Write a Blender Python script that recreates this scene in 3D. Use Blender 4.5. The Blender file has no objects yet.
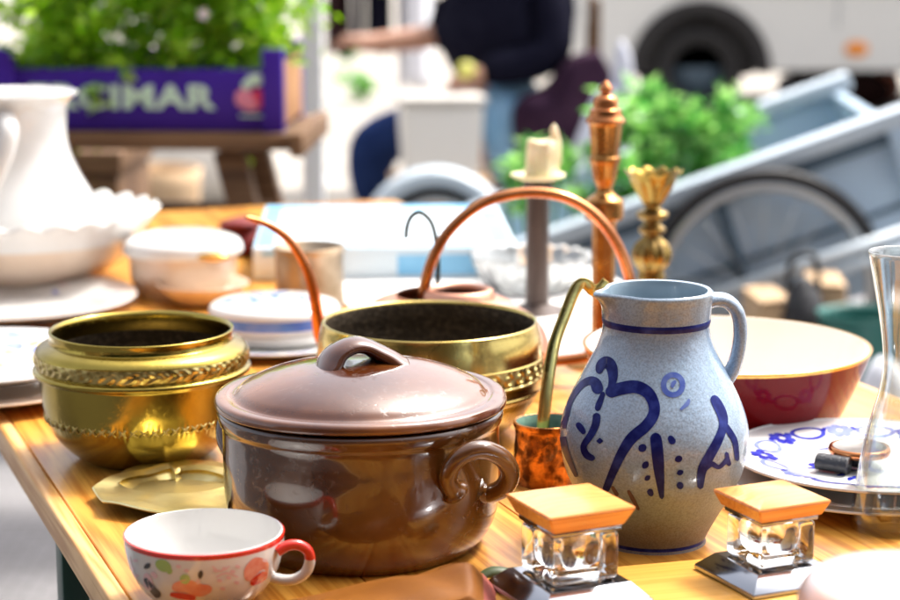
import bpy, bmesh, math, random
from mathutils import Vector, Matrix, Euler
from mathutils.bvhtree import BVHTree
PI = math.pi
R = math.radians
rnd = random.Random(7)
scene = bpy.context.scene
COL = scene.collection

# ------------------------------------------------------------------ camera
CAMZ, PITCH, F = 1.27, R(10.7), 2024.0        # F: focal length in pixels of a 900 px wide frame
CAM = Vector((0, 0, CAMZ))
RIGHT = Vector((1, 0, 0)); FWD = Vector((0, math.cos(PITCH), -math.sin(PITCH))); UP = Vector((0, math.sin(PITCH), math.cos(PITCH)))
TZ = 0.75                                     # table height
def ray(px, py): return FWD + RIGHT*((px-450)/F) - UP*((py-300)/F)
def W(px, py, Y):
    d = ray(px, py); return CAM + d*(Y/d.y)
def T(px, py, z=TZ):
    d = ray(px, py); return CAM + d*((z-CAMZ)/d.z)
def zat(py, Y): return W(450, py, Y).z
def mpp(P): return (P-CAM).dot(FWD)/F         # metres per pixel at a point

cam_d = bpy.data.cameras.new('camera'); cam = bpy.data.objects.new('camera', cam_d); COL.objects.link(cam)
cam.location = CAM; cam.rotation_euler = (PI/2-PITCH, 0, 0)
cam_d.sensor_width = 36; cam_d.lens = 36*F/900; cam_d.clip_start = .05; cam_d.clip_end = 500
cam_d.dof.use_dof = True; cam_d.dof.focus_distance = 1.70; cam_d.dof.aperture_fstop = 4.9
scene.camera = cam

# ------------------------------------------------------------------ materials
def nn(nt, t, **k):
    n = nt.nodes.new(t)
    for a, b in k.items(): setattr(n, a, b)
    return n
def mat(name, col, rough=.5, metal=0, col2=None, scale=12, detail=4, bump=0, bscale=60, coat=0, trans=0, ior=1.5, stretch=(1,1,1),
        ramp=(.35,.65), sub=0, rvar=0, emit=None, spec=None, dist=.002, pits=0, pscale=240):
    m = bpy.data.materials.new(name); m.use_nodes = True; nt = m.node_tree; b = nt.nodes['Principled BSDF']
    b.inputs['Base Color'].default_value = (*col, 1); b.inputs['Roughness'].default_value = rough; b.inputs['Metallic'].default_value = metal
    b.inputs['Coat Weight'].default_value = coat; b.inputs['Coat Roughness'].default_value = .06
    b.inputs['Transmission Weight'].default_value = trans; b.inputs['IOR'].default_value = ior
    if spec is not None: b.inputs['Specular IOR Level'].default_value = spec
    if sub: b.inputs['Subsurface Weight'].default_value = sub; b.inputs['Subsurface Scale'].default_value = .01
    tc = nn(nt, 'ShaderNodeTexCoord'); mp = nn(nt, 'ShaderNodeMapping'); mp.inputs['Scale'].default_value = stretch
    nt.links.new(tc.outputs['Object'], mp.inputs['Vector'])
    if col2 or rvar:
        no = nn(nt, 'ShaderNodeTexNoise'); no.inputs['Scale'].default_value = scale; no.inputs['Detail'].default_value = detail
        nt.links.new(mp.outputs[0], no.inputs['Vector'])
        rp = nn(nt, 'ShaderNodeValToRGB'); rp.color_ramp.elements[0].position, rp.color_ramp.elements[1].position = ramp
        rp.color_ramp.elements[0].color = (*col, 1); rp.color_ramp.elements[1].color = (*(col2 or col), 1)
        nt.links.new(no.outputs['Fac'], rp.inputs['Fac'])
        if col2: nt.links.new(rp.outputs['Color'], b.inputs['Base Color'])
        if rvar:
            mr = nn(nt, 'ShaderNodeMapRange'); mr.inputs['From Min'].default_value = .3; mr.inputs['From Max'].default_value = .7
            mr.inputs['To Min'].default_value = rough; mr.inputs['To Max'].default_value = rough+rvar
            nt.links.new(no.outputs['Fac'], mr.inputs['Value']); nt.links.new(mr.outputs[0], b.inputs['Roughness'])
    if bump:
        n2 = nn(nt, 'ShaderNodeTexNoise'); n2.inputs['Scale'].default_value = bscale; n2.inputs['Detail'].default_value = 3
        nt.links.new(mp.outputs[0], n2.inputs['Vector'])
        bp = nn(nt, 'ShaderNodeBump'); bp.inputs['Strength'].default_value = bump; bp.inputs['Distance'].default_value = dist
        nt.links.new(n2.outputs['Fac'], bp.inputs['Height']); nt.links.new(bp.outputs[0], b.inputs['Normal'])
        if pits:
            n3 = nn(nt, 'ShaderNodeTexNoise'); n3.inputs['Scale'].default_value = pscale; n3.inputs['Detail'].default_value = 4; n3.inputs['Roughness'].default_value = .7
            nt.links.new(mp.outputs[0], n3.inputs['Vector']); r3 = nn(nt, 'ShaderNodeMapRange'); r3.inputs['From Min'].default_value = .28; r3.inputs['From Max'].default_value = .42
            nt.links.new(n3.outputs['Fac'], r3.inputs['Value']); b3 = nn(nt, 'ShaderNodeBump'); b3.inputs['Strength'].default_value = pits; b3.inputs['Distance'].default_value = .0012
            nt.links.new(r3.outputs[0], b3.inputs['Height']); nt.links.new(bp.outputs[0], b3.inputs['Normal']); nt.links.new(b3.outputs[0], b.inputs['Normal'])
    return m

def wood_mat(name, c1, c2, rough, scale=1.0, axis='X', coat=0):
    m = bpy.data.materials.new(name); m.use_nodes = True; nt = m.node_tree; b = nt.nodes['Principled BSDF']
    tc = nn(nt, 'ShaderNodeTexCoord'); mp = nn(nt, 'ShaderNodeMapping')
    s = [20*scale]*3; s['XYZ'.index(axis)] = .9*scale; mp.inputs['Scale'].default_value = s
    nt.links.new(tc.outputs['Object'], mp.inputs['Vector'])
    no = nn(nt, 'ShaderNodeTexNoise'); no.inputs['Scale'].default_value = 1; no.inputs['Detail'].default_value = 2; no.inputs['Distortion'].default_value = .6
    nt.links.new(mp.outputs[0], no.inputs['Vector'])
    mu = nn(nt, 'ShaderNodeMath', operation='MULTIPLY'); mu.inputs[1].default_value = 42; nt.links.new(no.outputs['Fac'], mu.inputs[0])
    si = nn(nt, 'ShaderNodeMath', operation='SINE'); nt.links.new(mu.outputs[0], si.inputs[0])
    s2 = [190*scale]*3; s2['XYZ'.index(axis)] = 5*scale
    mp2 = nn(nt, 'ShaderNodeMapping'); mp2.inputs['Scale'].default_value = s2; nt.links.new(tc.outputs['Object'], mp2.inputs['Vector'])
    fn = nn(nt, 'ShaderNodeTexNoise'); fn.inputs['Scale'].default_value = 1; fn.inputs['Detail'].default_value = 3; nt.links.new(mp2.outputs[0], fn.inputs['Vector'])
    ad = nn(nt, 'ShaderNodeMath', operation='MULTIPLY_ADD'); ad.inputs[1].default_value = .14; nt.links.new(si.outputs[0], ad.inputs[0]); nt.links.new(fn.outputs['Fac'], ad.inputs[2])
    rp = nn(nt, 'ShaderNodeValToRGB'); rp.color_ramp.elements[0].position = .28; rp.color_ramp.elements[1].position = .62
    rp.color_ramp.elements[0].color = (*c1, 1); rp.color_ramp.elements[1].color = (*c2, 1)
    nt.links.new(ad.outputs[0], rp.inputs['Fac']); nt.links.new(rp.outputs[0], b.inputs['Base Color'])
    b.inputs['Roughness'].default_value = rough; b.inputs['Coat Weight'].default_value = coat; b.inputs['Coat Roughness'].default_value = .15
    wn = nn(nt, 'ShaderNodeTexNoise'); wn.inputs['Scale'].default_value = 7; wn.inputs['Detail'].default_value = 7; nt.links.new(tc.outputs['Object'], wn.inputs['Vector'])
    wr = nn(nt, 'ShaderNodeValToRGB'); wr.color_ramp.elements[0].position = .3; wr.color_ramp.elements[0].color = (.72,.66,.6,1); wr.color_ramp.elements[1].position = .55; wr.color_ramp.elements[1].color = (1,1,1,1)
    nt.links.new(wn.outputs['Fac'], wr.inputs['Fac']); wm = nn(nt, 'ShaderNodeMix', data_type='RGBA', blend_type='MULTIPLY'); wm.inputs[0].default_value = .8
    nt.links.new(rp.outputs[0], wm.inputs[6]); nt.links.new(wr.outputs[0], wm.inputs[7]); nt.links.new(wm.outputs[2], b.inputs['Base Color'])
    rm = nn(nt, 'ShaderNodeMapRange'); rm.inputs['To Min'].default_value = rough+.2; rm.inputs['To Max'].default_value = max(.05, rough-.1); nt.links.new(wn.outputs['Fac'], rm.inputs['Value']); nt.links.new(rm.outputs[0], b.inputs['Roughness'])
    bp = nn(nt, 'ShaderNodeBump'); bp.inputs['Strength'].default_value = .15; bp.inputs['Distance'].default_value = .001
    nt.links.new(ad.outputs[0], bp.inputs['Height']); nt.links.new(bp.outputs[0], b.inputs['Normal'])
    return m

def jug_mat():
    m = mat('salt_glazed_stoneware', (.3,.36,.44), .22, bump=.3, bscale=210, coat=.5, dist=.0015)
    nt = m.node_tree; b = nt.nodes['Principled BSDF']; tc = nn(nt, 'ShaderNodeTexCoord')
    sx = nn(nt, 'ShaderNodeSeparateXYZ'); nt.links.new(tc.outputs['Object'], sx.inputs[0])
    n1 = nn(nt, 'ShaderNodeTexNoise'); n1.inputs['Scale'].default_value = 26; n1.inputs['Detail'].default_value = 5; nt.links.new(tc.outputs['Object'], n1.inputs['Vector'])
    ad = nn(nt, 'ShaderNodeMath', operation='MULTIPLY_ADD'); ad.inputs[1].default_value = .045; nt.links.new(n1.outputs['Fac'], ad.inputs[0]); nt.links.new(sx.outputs['Z'], ad.inputs[2])
    rp = nn(nt, 'ShaderNodeValToRGB'); e = rp.color_ramp.elements
    for k, (p, c) in enumerate(((.02,(.14,.125,.115)),(.07,(.165,.17,.175)),(.105,(.2,.27,.345)),(.22,(.28,.40,.56)),(.30,(.26,.38,.53)),(.355,(.19,.26,.37)),(.40,(.26,.34,.43)))):
        q = e[k] if k < 2 else e.new(p)
        q.position = p; q.color = (*c, 1)
    mr = nn(nt, 'ShaderNodeMapRange'); mr.inputs['From Max'].default_value = .6; nt.links.new(ad.outputs[0], mr.inputs['Value'])
    nt.links.new(mr.outputs[0], rp.inputs['Fac'])
    for nm, a_, b_ in (('Roughness', .6, .22), ('Coat Weight', .0, .5)):
        q = nn(nt, 'ShaderNodeMapRange'); q.inputs['From Min'].default_value = .03; q.inputs['From Max'].default_value = .085; q.inputs['To Min'].default_value = a_; q.inputs['To Max'].default_value = b_
        nt.links.new(sx.outputs['Z'], q.inputs['Value']); nt.links.new(q.outputs[0], b.inputs[nm])
    n2 = nn(nt, 'ShaderNodeTexNoise'); n2.inputs['Scale'].default_value = 620; n2.inputs['Detail'].default_value = 2; nt.links.new(tc.outputs['Object'], n2.inputs['Vector'])
    r2 = nn(nt, 'ShaderNodeValToRGB'); r2.color_ramp.elements[0].position = .36; r2.color_ramp.elements[0].color = (.66,.63,.6,1)
    r2.color_ramp.elements[1].position = .58; r2.color_ramp.elements[1].color = (1.1,1.1,1.1,1); nt.links.new(n2.outputs['Fac'], r2.inputs['Fac'])
    mx = nn(nt, 'ShaderNodeMix', data_type='RGBA', blend_type='MULTIPLY'); mx.inputs[0].default_value = .6
    nt.links.new(rp.outputs[0], mx.inputs[6]); nt.links.new(r2.outputs[0], mx.inputs[7]); nt.links.new(mx.outputs[2], b.inputs['Base Color'])
    return m

M = {}
M['table'] = wood_mat('oiled_pine', (.47,.16,.014), (.72,.34,.055), .32, 1.0, 'X', .3)
M['table_edge'] = M['table']
M['lidwood'] = wood_mat('pale_lid_wood', (.66,.25,.038), (.80,.38,.09), .28, 2.6, 'X', .5)
M['board'] = wood_mat('ochre_board_wood', (.62,.29,.035), (.72,.36,.06), .4, 1.2, 'X', .1)
M['bench'] = wood_mat('old_brown_timber', (.09,.042,.018), (.21,.11,.048), .65, .6, 'X')
M['brass'] = mat('polished_brass', (.42,.31,.065), .08, 1, (.17,.115,.025), 11, 8, rvar=.2, bump=.12, bscale=22, ramp=(.45,.75), pits=.12, pscale=300)
M['brass2'] = mat('yellow_brass', (.62,.48,.16), .11, 1, (.34,.23,.055), 14, 8, rvar=.2, bump=.14, bscale=26, ramp=(.42,.75), pits=.12, pscale=300)
M['brasspale'] = mat('matt_yellow_brass', (.9,.79,.42), .3, 1, (.74,.6,.24), 30, rvar=.12, bump=.12, bscale=60)
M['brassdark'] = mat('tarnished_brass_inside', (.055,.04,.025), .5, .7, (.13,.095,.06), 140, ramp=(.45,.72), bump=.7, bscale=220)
M['brassold'] = mat('aged_brass', (.34,.22,.055), .18, 1, (.18,.115,.04), 40, rvar=.2, bump=.2, bscale=90)
M['brassemb'] = mat('worn_raised_brass', (.36,.27,.09), .25, 1, (.62,.5,.2), 90, rvar=.12, ramp=(.38,.6))
M['copper'] = mat('copper', (.66,.26,.10), .12, 1, (.30,.10,.035), 22, 7, rvar=.25, bump=.1, bscale=40)
M['copperpale'] = mat('rosy_copper', (.78,.42,.3), .3, 1, (.62,.3,.19), 20, rvar=.2, bump=.12, bscale=40)
M['copperdark'] = mat('dark_copper_inside', (.08,.03,.018), .5, .6)
M['verdigris'] = mat('verdigris_inside', (.05,.12,.09), .6, .2, (.1,.2,.14), 80)
M['bronze'] = mat('bronze', (.5,.25,.075), .18, 1, (.26,.11,.035), 35, rvar=.18, bump=.08)
M['pewter'] = mat('pewter', (.46,.36,.26), .3, 1, (.30,.22,.14), 25, rvar=.2, bump=.1)
M['darkmetal'] = mat('dark_pewter_wood', (.05,.033,.028), .42, .4, (.11,.08,.068), 60, stretch=(1,1,.12))
M['brown'] = mat('brown_salt_glaze', (.036,.011,.003), .11, 0, (.17,.064,.010), 7, 7, bump=.2, bscale=11, coat=.8, rvar=.16, dist=.006, ramp=(.38,.7), pits=.3, pscale=130)
M['brownlid'] = mat('reddish_brown_glaze', (.06,.014,.003), .14, 0, (.21,.066,.009), 9, 7, bump=.22, bscale=14, coat=.8, rvar=.16, dist=.007, spec=.6, pits=.22, pscale=140)
M['jug'] = jug_mat()
M['juginside'] = mat('grey_blue_glaze', (.27,.36,.43), .25, coat=.5)
M['cobalt'] = mat('cobalt_paint', (.003,.006,.105), .35, 0, (.03,.05,.27), 95, 6, spec=.15, ramp=(.42,.78))
M['cobaltpale'] = mat('thin_cobalt_paint', (.05,.09,.36), .3, 0, (.12,.18,.45), 90, spec=.2)
M['umber'] = mat('umber_paint', (.07,.03,.04), .3, coat=.4)
M['china'] = mat('white_china', (.66,.645,.62), .14, 0, (.7,.69,.67), 14, coat=.5, bump=.05, bscale=18, spec=.4)
M['cream'] = mat('cream_china', (.64,.47,.34), .2, 0, (.70,.56,.44), 10, coat=.4)  # warmed to carry the table bounce on the basin's outside
M['chinablue'] = mat('blue_china_paint', (.015,.02,.30), .2, 0, (.05,.07,.45), 90, coat=.3)
M['chinapale'] = mat('pale_blue_china_paint', (.16,.2,.58), .2, 0, (.28,.33,.68), 90, coat=.3)
M['bandblue'] = mat('band_blue', (.06,.17,.55), .2, 0, (.12,.26,.65), 30, coat=.5)
M['red'] = mat('red_enamel', (.6,.03,.015), .2, coat=.6)
M['salmon'] = mat('salmon_enamel', (.7,.2,.13), .25, 0, (.75,.32,.22), 120, coat=.5)
M['pinkpaint'] = mat('pale_pink_enamel', (.75,.5,.53), .25, coat=.5)
M['leafpaint'] = mat('green_enamel', (.33,.48,.12), .25, coat=.5)
M['blackpaint'] = mat('black_enamel', (.03,.025,.035), .3, coat=.5)
M['yellowpaint'] = mat('yellow_enamel', (.75,.6,.2), .25, coat=.5)
M['tealpaint'] = mat('teal_enamel', (.2,.5,.48), .25, coat=.5)
M['maroon'] = mat('maroon_glaze', (.12,.003,.005), .1, 0, (.16,.005,.007), 12, coat=.0, spec=.14)
M['gilt'] = mat('gilding', (.7,.38,.1), .2, 1)
M['glass'] = mat('clear_glass', (.97,.98,.97), .015, trans=1, ior=1.5)
M['pressed'] = mat('pressed_glass', (.95,.97,.97), .06, trans=.7, ior=1.42)
M['frost'] = mat('rosy_opaline_glass', (.84,.66,.65), .15, trans=.45, ior=1.3, coat=.3)
M['chrome'] = mat('chromed_metal', (.42,.43,.46), .14, 1)
M['wax'] = mat('candle_wax', (.84,.72,.42), .5, 0, (.88,.78,.52), 60, sub=.3, bump=.4, bscale=120)
M['leather'] = mat('black_leather', (.018,.018,.022), .4, bump=.5, bscale=300)
M['watchface'] = mat('worn_watch_metal', (.3,.28,.26), .35, .9, (.2,.17,.15), 60)
M['silk'] = mat('orange_silk', (.24,.072,.006), .5, 0, (.36,.125,.012), 14, sub=0, bump=.2, bscale=80)
M['silkpink'] = mat('pink_hem', (.65,.2,.16), .5)
M['silkgreen'] = mat('green_hem', (.06,.08,.03), .5)
M['linen'] = mat('white_linen', (.8,.78,.75), .8, bump=.4, bscale=500)
M['boxwhite'] = mat('white_card', (.62,.72,.78), .5)
M['boxblue'] = mat('sky_blue_card', (.14,.42,.68), .5, 0, (.22,.5,.74), 12)
M['wire'] = mat('green_grey_wire', (.035,.045,.036), .45, .5)
M['greenpaint'] = mat('dark_green_paint', (.008,.05,.042), .45, 0, (.012,.075,.06), 20)
M['crateblue'] = mat('violet_blue_plastic', (.05,.018,.30), .4, 0, (.06,.022,.34), 5, spec=.2)
M['mint'] = mat('mint_print', (.66,.92,.74), .6, spec=.2)
M['cherry'] = mat('cherry_print', (.75,.04,.12), .5)
M['cherrypink'] = mat('pink_print', (.8,.28,.4), .5)
M['cardboard'] = mat('cardboard', (.42,.2,.08), .8, 0, (.48,.25,.11), 20)
M['tan'] = mat('tan_card', (.5,.33,.18), .8, 0, (.58,.4,.24), 14)
M['poleM'] = mat('white_enamelled_steel', (.85,.86,.87), .35, bump=.05)
def leaf_mat(name, c1, c2):
    m = mat(name, c1, .45, 0, c2, 9); nt = m.node_tree; b = nt.nodes['Principled BSDF']; out = nt.nodes['Material Output']
    tr = nn(nt, 'ShaderNodeBsdfTranslucent'); src = b.inputs['Base Color'].links[0].from_socket
    hs = nn(nt, 'ShaderNodeHueSaturation'); hs.inputs['Value'].default_value = 1.5; hs.inputs['Saturation'].default_value = 1.1
    nt.links.new(src, hs.inputs['Color']); nt.links.new(hs.outputs[0], tr.inputs['Color'])
    mx = nn(nt, 'ShaderNodeMixShader'); mx.inputs[0].default_value = .55
    nt.links.new(b.outputs[0], mx.inputs[1]); nt.links.new(tr.outputs[0], mx.inputs[2]); nt.links.new(mx.outputs[0], out.inputs['Surface'])
    return m
M['leafA'] = leaf_mat('fresh_green_leaf', (.30,.49,.04), (.44,.6,.11))
M['leafB'] = leaf_mat('mid_green_leaf', (.17,.37,.025), (.26,.45,.05))
M['leafC'] = leaf_mat('cool_green_leaf', (.2,.44,.1), (.36,.55,.22))
M['leafD'] = leaf_mat('deep_green_leaf', (.055,.22,.045), (.1,.3,.07))
M['petal'] = mat('white_petal', (.8,.78,.8), .6)
M['stem'] = mat('stem_green', (.1,.2,.04), .6)
M['cart'] = mat('blue_grey_cart_paint', (.42,.55,.69), .45, 0, (.5,.63,.75), 5, bump=.15, bscale=20)
M['cartrail'] = mat('pale_blue_rail_paint', (.48,.56,.63), .4, 0, (.55,.63,.69), 5)
M['carttrim'] = mat('dark_cart_seam', (.08,.13,.18), .5)
M['rubber'] = mat('black_rubber', (.012,.012,.014), .6, bump=.2)
M['rim'] = mat('wheel_rim_steel', (.55,.58,.6), .35, .7)
M['vanwhite'] = mat('white_van_paint', (.72,.74,.73), .25, coat=.5)
M['vangrey'] = mat('grey_van_strip', (.4,.43,.45), .4)
M['black'] = mat('black_plastic', (.014,.014,.017), .5)
M['amber'] = mat('amber_lens', (.85,.28,.02), .2, coat=.5)
M['redlens'] = mat('red_lens', (.6,.03,.03), .2, coat=.5)
M['windowM'] = mat('dark_window_glass', (.03,.035,.04), .06, spec=.6)
M['skin'] = mat('skin', (.55,.29,.19), .5, 0, (.6,.33,.23), 8, sub=.1)
M['hair'] = mat('dark_hair', (.03,.02,.015), .55)
M['navy'] = mat('navy_knit', (.006,.006,.014), .85, 0, (.01,.01,.02), 20, bump=.4, bscale=120, dist=.01, spec=.03)
M['denim'] = mat('dark_denim', (.012,.025,.09), .8, 0, (.02,.04,.13), 12, bump=.2, spec=.03)
M['denimpale'] = mat('faded_denim', (.18,.38,.6), .8, 0, (.28,.48,.68), 10, bump=.2)
M['purple'] = mat('plum_cloth', (.03,.014,.03), .85, 0, (.05,.025,.045), 9, bump=.4, bscale=40, dist=.01, spec=.03)
M['browncoat'] = mat('dark_brown_cloth', (.028,.014,.015), .85, 0, (.04,.02,.02), 12, spec=.03)
M['greycoat'] = mat('grey_lilac_cloth', (.045,.038,.05), .85, 0, (.07,.06,.08), 12)
M['whitecloth'] = mat('white_cloth', (.78,.8,.86), .8, bump=.3, bscale=20, dist=.01)
M['sack'] = mat('pale_sack', (.6,.57,.52), .85, 0, (.68,.65,.6), 5, bump=.4, bscale=14, dist=.02)
M['bag'] = mat('lavender_plastic_bag', (.55,.57,.68), .3, 0, (.7,.72,.8), 12, bump=.5, bscale=16, dist=.02)
M['lime'] = mat('yellow_green_fruit', (.55,.52,.06), .4, 0, (.62,.6,.14), 9)
M['binwhite'] = mat('off_white_bin', (.8,.79,.75), .5)
M['redcloth'] = mat('dark_red_cloth', (.12,.006,.006), .8, 0, (.17,.012,.012), 12)
M['bluecloth'] = mat('slate_blue_cloth', (.1,.15,.24), .8)
M['teal'] = mat('teal_plastic', (.01,.12,.1), .45)
M['brick'] = mat('rendered_house_wall', (.11,.085,.07), .9, 0, (.16,.12,.1), 2)
M['rooftile'] = mat('roof_tile', (.12,.05,.035), .8, 0, (.16,.07,.05), 3)

def ground_mat(name, c1, c2, sc, joint):
    m = mat(name, c1, .85, 0, c2, 1.3, 6, bump=.3, bscale=60, dist=.004); nt = m.node_tree; b = nt.nodes['Principled BSDF']
    tc = nn(nt, 'ShaderNodeTexCoord'); br = nn(nt, 'ShaderNodeTexBrick'); br.inputs['Scale'].default_value = sc
    br.inputs['Mortar Size'].default_value = .02; br.inputs['Color1'].default_value = (1,1,1,1); br.inputs['Color2'].default_value = (.86,.85,.84,1); br.inputs['Mortar'].default_value = (joint,joint,joint,1)
    nt.links.new(tc.outputs['Object'], br.inputs['Vector'])
    mx = nn(nt, 'ShaderNodeMix', data_type='RGBA', blend_type='MULTIPLY'); mx.inputs[0].default_value = 1
    old = b.inputs['Base Color'].links[0].from_socket
    nt.links.new(old, mx.inputs[6]); nt.links.new(br.outputs['Color'], mx.inputs[7]); nt.links.new(mx.outputs[2], b.inputs['Base Color'])
    return m
M['road'] = ground_mat('grey_setts', (.2,.195,.2), (.28,.27,.275), 8, .55)
M['paving'] = ground_mat('pale_paving', (.33,.30,.26), (.46,.42,.37), 2.2, .75)

# ------------------------------------------------------------------ object helpers
def tag(o, label=None, cat=None, group=None, kind=None):
    if label: o['label'] = label
    if cat: o['category'] = cat
    if group: o['group'] = group
    if kind: o['kind'] = kind
    return o
XF = {}
def thing(name, label, cat, loc, rz=0, group=None, rx=0, ry=0):
    o = bpy.data.objects.new(name, None); o.empty_display_size = .05; COL.objects.link(o)
    o.location = loc; o.rotation_euler = (rx, ry, rz)
    XF[o.name] = Matrix.Translation(Vector(loc)) @ Euler((rx, ry, rz)).to_matrix().to_4x4()
    return tag(o, label, cat, group)
def build(name, bm, mats, parent=None, world=False, origin=None, sharp=38, smooth=True, label=None):
    """links bm as ONE mesh object. world=True: bm is in world space, else already in the parent's space."""
    if not isinstance(mats, (list, tuple)): mats = [mats]
    if parent is not None and world:
        bm.transform(XF[parent.name].inverted())
    if parent is None and origin is not None:
        bm.transform(Matrix.Translation(-Vector(origin)))
    if smooth:
        ca = math.radians(sharp)
        for f in bm.faces: f.smooth = True
        for e in bm.edges:
            if len(e.link_faces) == 2:
                e.smooth = e.calc_face_angle(0) < ca
    me = bpy.data.meshes.new(name); bm.to_mesh(me); bm.free()
    for m in mats: me.materials.append(m)
    o = bpy.data.objects.new(name, me); COL.objects.link(o)
    if parent is not None:
        o.parent = parent
        XF[o.name] = XF[parent.name].copy()
    else:
        if origin is not None: o.location = origin
        XF[o.name] = Matrix.Translation(Vector(origin or (0,0,0)))
    if label: o['label'] = label
    return o
def NB(): return bmesh.new()

def cr(pts, n=6):
    """Catmull-Rom through tuples of any length; a doubled point makes a corner"""
    out = []
    P = [pts[0]] + list(pts) + [pts[-1]]
    for i in range(1, len(P)-2):
        a, b, c, d = P[i-1], P[i], P[i+1], P[i+2]
        if all(abs(x-y) < 1e-9 for x, y in zip(b, c)): out.append(b); continue
        for k in range(n):
            t = k/n
            out.append(tuple(.5*((2*q)+(-p+r)*t+(2*p-5*q+4*r-s)*t*t+(-p+3*q-3*r+s)*t**3) for p, q, r, s in zip(a, b, c, d)))
    out.append(pts[-1])
    return out

def lathe(bm, prof, c=(0,0,0), seg=96, mi=0, dr=None, matf=None, closed=False):
    """prof: list of (r, z); matf(row index)->material index; dr(theta, row, r, z)->(dr, dz)"""
    rows = []
    for i, p in enumerate(prof):
        r, z = p[0], p[1]
        if r < 1e-6: rows.append([bm.verts.new((c[0], c[1], c[2]+z))]); continue
        row = []
        for k in range(seg):
            th = 2*PI*k/seg; a, b = (dr(th, i, r, z) if dr else (0, 0))
            row.append(bm.verts.new((c[0]+(r+a)*math.cos(th), c[1]+(r+a)*math.sin(th), c[2]+z+b)))
        rows.append(row)
    pairs = list(zip(range(len(rows)-1), range(1, len(rows))))
    if closed: pairs.append((len(rows)-1, 0))
    for i, j in pairs:
        A, B = rows[i], rows[j]; m = matf(i) if matf else mi
        for k in range(seg):
            l = (k+1) % seg
            if len(A) == 1 and len(B) == 1: continue
            if len(A) == 1: f = bm.faces.new((A[0], B[l], B[k]))
            elif len(B) == 1: f = bm.faces.new((A[k], A[l], B[0]))
            else: f = bm.faces.new((A[k], A[l], B[l], B[k]))
            f.material_index = m
    return rows

def tube(bm, pts, rad, seg=12, mi=0, cap=True, flat=None, up=None):
    """tube along points; rad float or list; flat=(a,b) scales the section along the frame axes"""
    pts = [Vector(p) for p in pts]; n = len(pts)
    rad = rad if isinstance(rad, (list, tuple)) else [rad]*n
    rings = []; ref = Vector(up) if up else None
    for i, p in enumerate(pts):
        t = (pts[min(i+1, n-1)]-pts[max(i-1, 0)]).normalized()
        if ref is None: ref = Vector((0,0,1)) if abs(t.z) < .9 else Vector((1,0,0))
        x = (ref - t*ref.dot(t)).normalized(); y = t.cross(x)
        if not up: ref = x
        fa, fb = flat or (1, 1)
        rings.append([bm.verts.new(p + x*math.cos(2*PI*k/seg)*rad[i]*fa + y*math.sin(2*PI*k/seg)*rad[i]*fb) for k in range(seg)])
    for A, B in zip(rings, rings[1:]):
        for k in range(seg):
            f = bm.faces.new((A[k], A[(k+1)%seg], B[(k+1)%seg], B[k])); f.material_index = mi
    if cap:
        bm.faces.new(rings[0][::-1]).material_index = mi; bm.faces.new(rings[-1]).material_index = mi
def box(bm, c, s, mi=0, rot=None, bev=0, bseg=2):
    r = bmesh.ops.create_cube(bm, size=1); vs = r['verts']
    mt = Matrix.Translation(Vector(c)) @ (rot.to_4x4() if rot is not None else Matrix.Identity(4)) @ Matrix.Diagonal((*s, 1))
    bmesh.ops.transform(bm, matrix=mt, verts=vs)
    fs = {f for v in vs for f in v.link_faces}
    for f in fs: f.material_index = mi
    if bev:
        es = list({e for v in vs for e in v.link_edges})
        bmesh.ops.bevel(bm, geom=es, offset=bev, segments=bseg, affect='EDGES', profile=.5, material=-1)
def frustum(bm, c, rot, levels, mi=0):
    """levels: (half x, half y, z) stacked square sections"""
    rings = []
    for hx, hy, z in levels:
        rings.append([bm.verts.new(Vector(c)+rot @ Vector((sx*hx, sy*hy, z))) for sx, sy in ((-1,-1),(1,-1),(1,1),(-1,1))])
    for A, B in zip(rings, rings[1:]):
        for k in range(4): bm.faces.new((A[k], A[(k+1)%4], B[(k+1)%4], B[k])).material_index = mi
    bm.faces.new(rings[0][::-1]).material_index = mi; bm.faces.new(rings[-1]).material_index = mi
def blob(bm, c, s, sub=3, mi=0, noise=0, seed=0):
    r = bmesh.ops.create_icosphere(bm, subdivisions=sub, radius=1); rr = random.Random(seed)
    ph = [(Vector((rr.uniform(-1,1), rr.uniform(-1,1), rr.uniform(-1,1)))*rr.uniform(1.5,4), rr.uniform(0,6)) for _ in range(7)]
    for v in r['verts']:
        d = v.co.copy(); k = 1+noise*sum(math.sin(q.dot(d)+w) for q, w in ph)/3
        v.co = Vector(c)+Vector((d.x*s[0], d.y*s[1], d.z*s[2]))*k
    for f in {f for v in r['verts'] for f in v.link_faces}: f.material_index = mi

def densify(prof, z0, z1, step=.0009):
    out = []
    for a, b in zip(prof, prof[1:]):
        out.append(a)
        if z0-.001 < min(a[1], b[1]) and max(a[1], b[1]) < z1+.004 and a[0] > .09 and a[1] < b[1]:
            k = int((b[1]-a[1])/step)
            for j in range(1, k+1): out.append((a[0]+(b[0]-a[0])*j/(k+1), a[1]+(b[1]-a[1])*j/(k+1)))
    out.append(prof[-1]); return out

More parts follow.
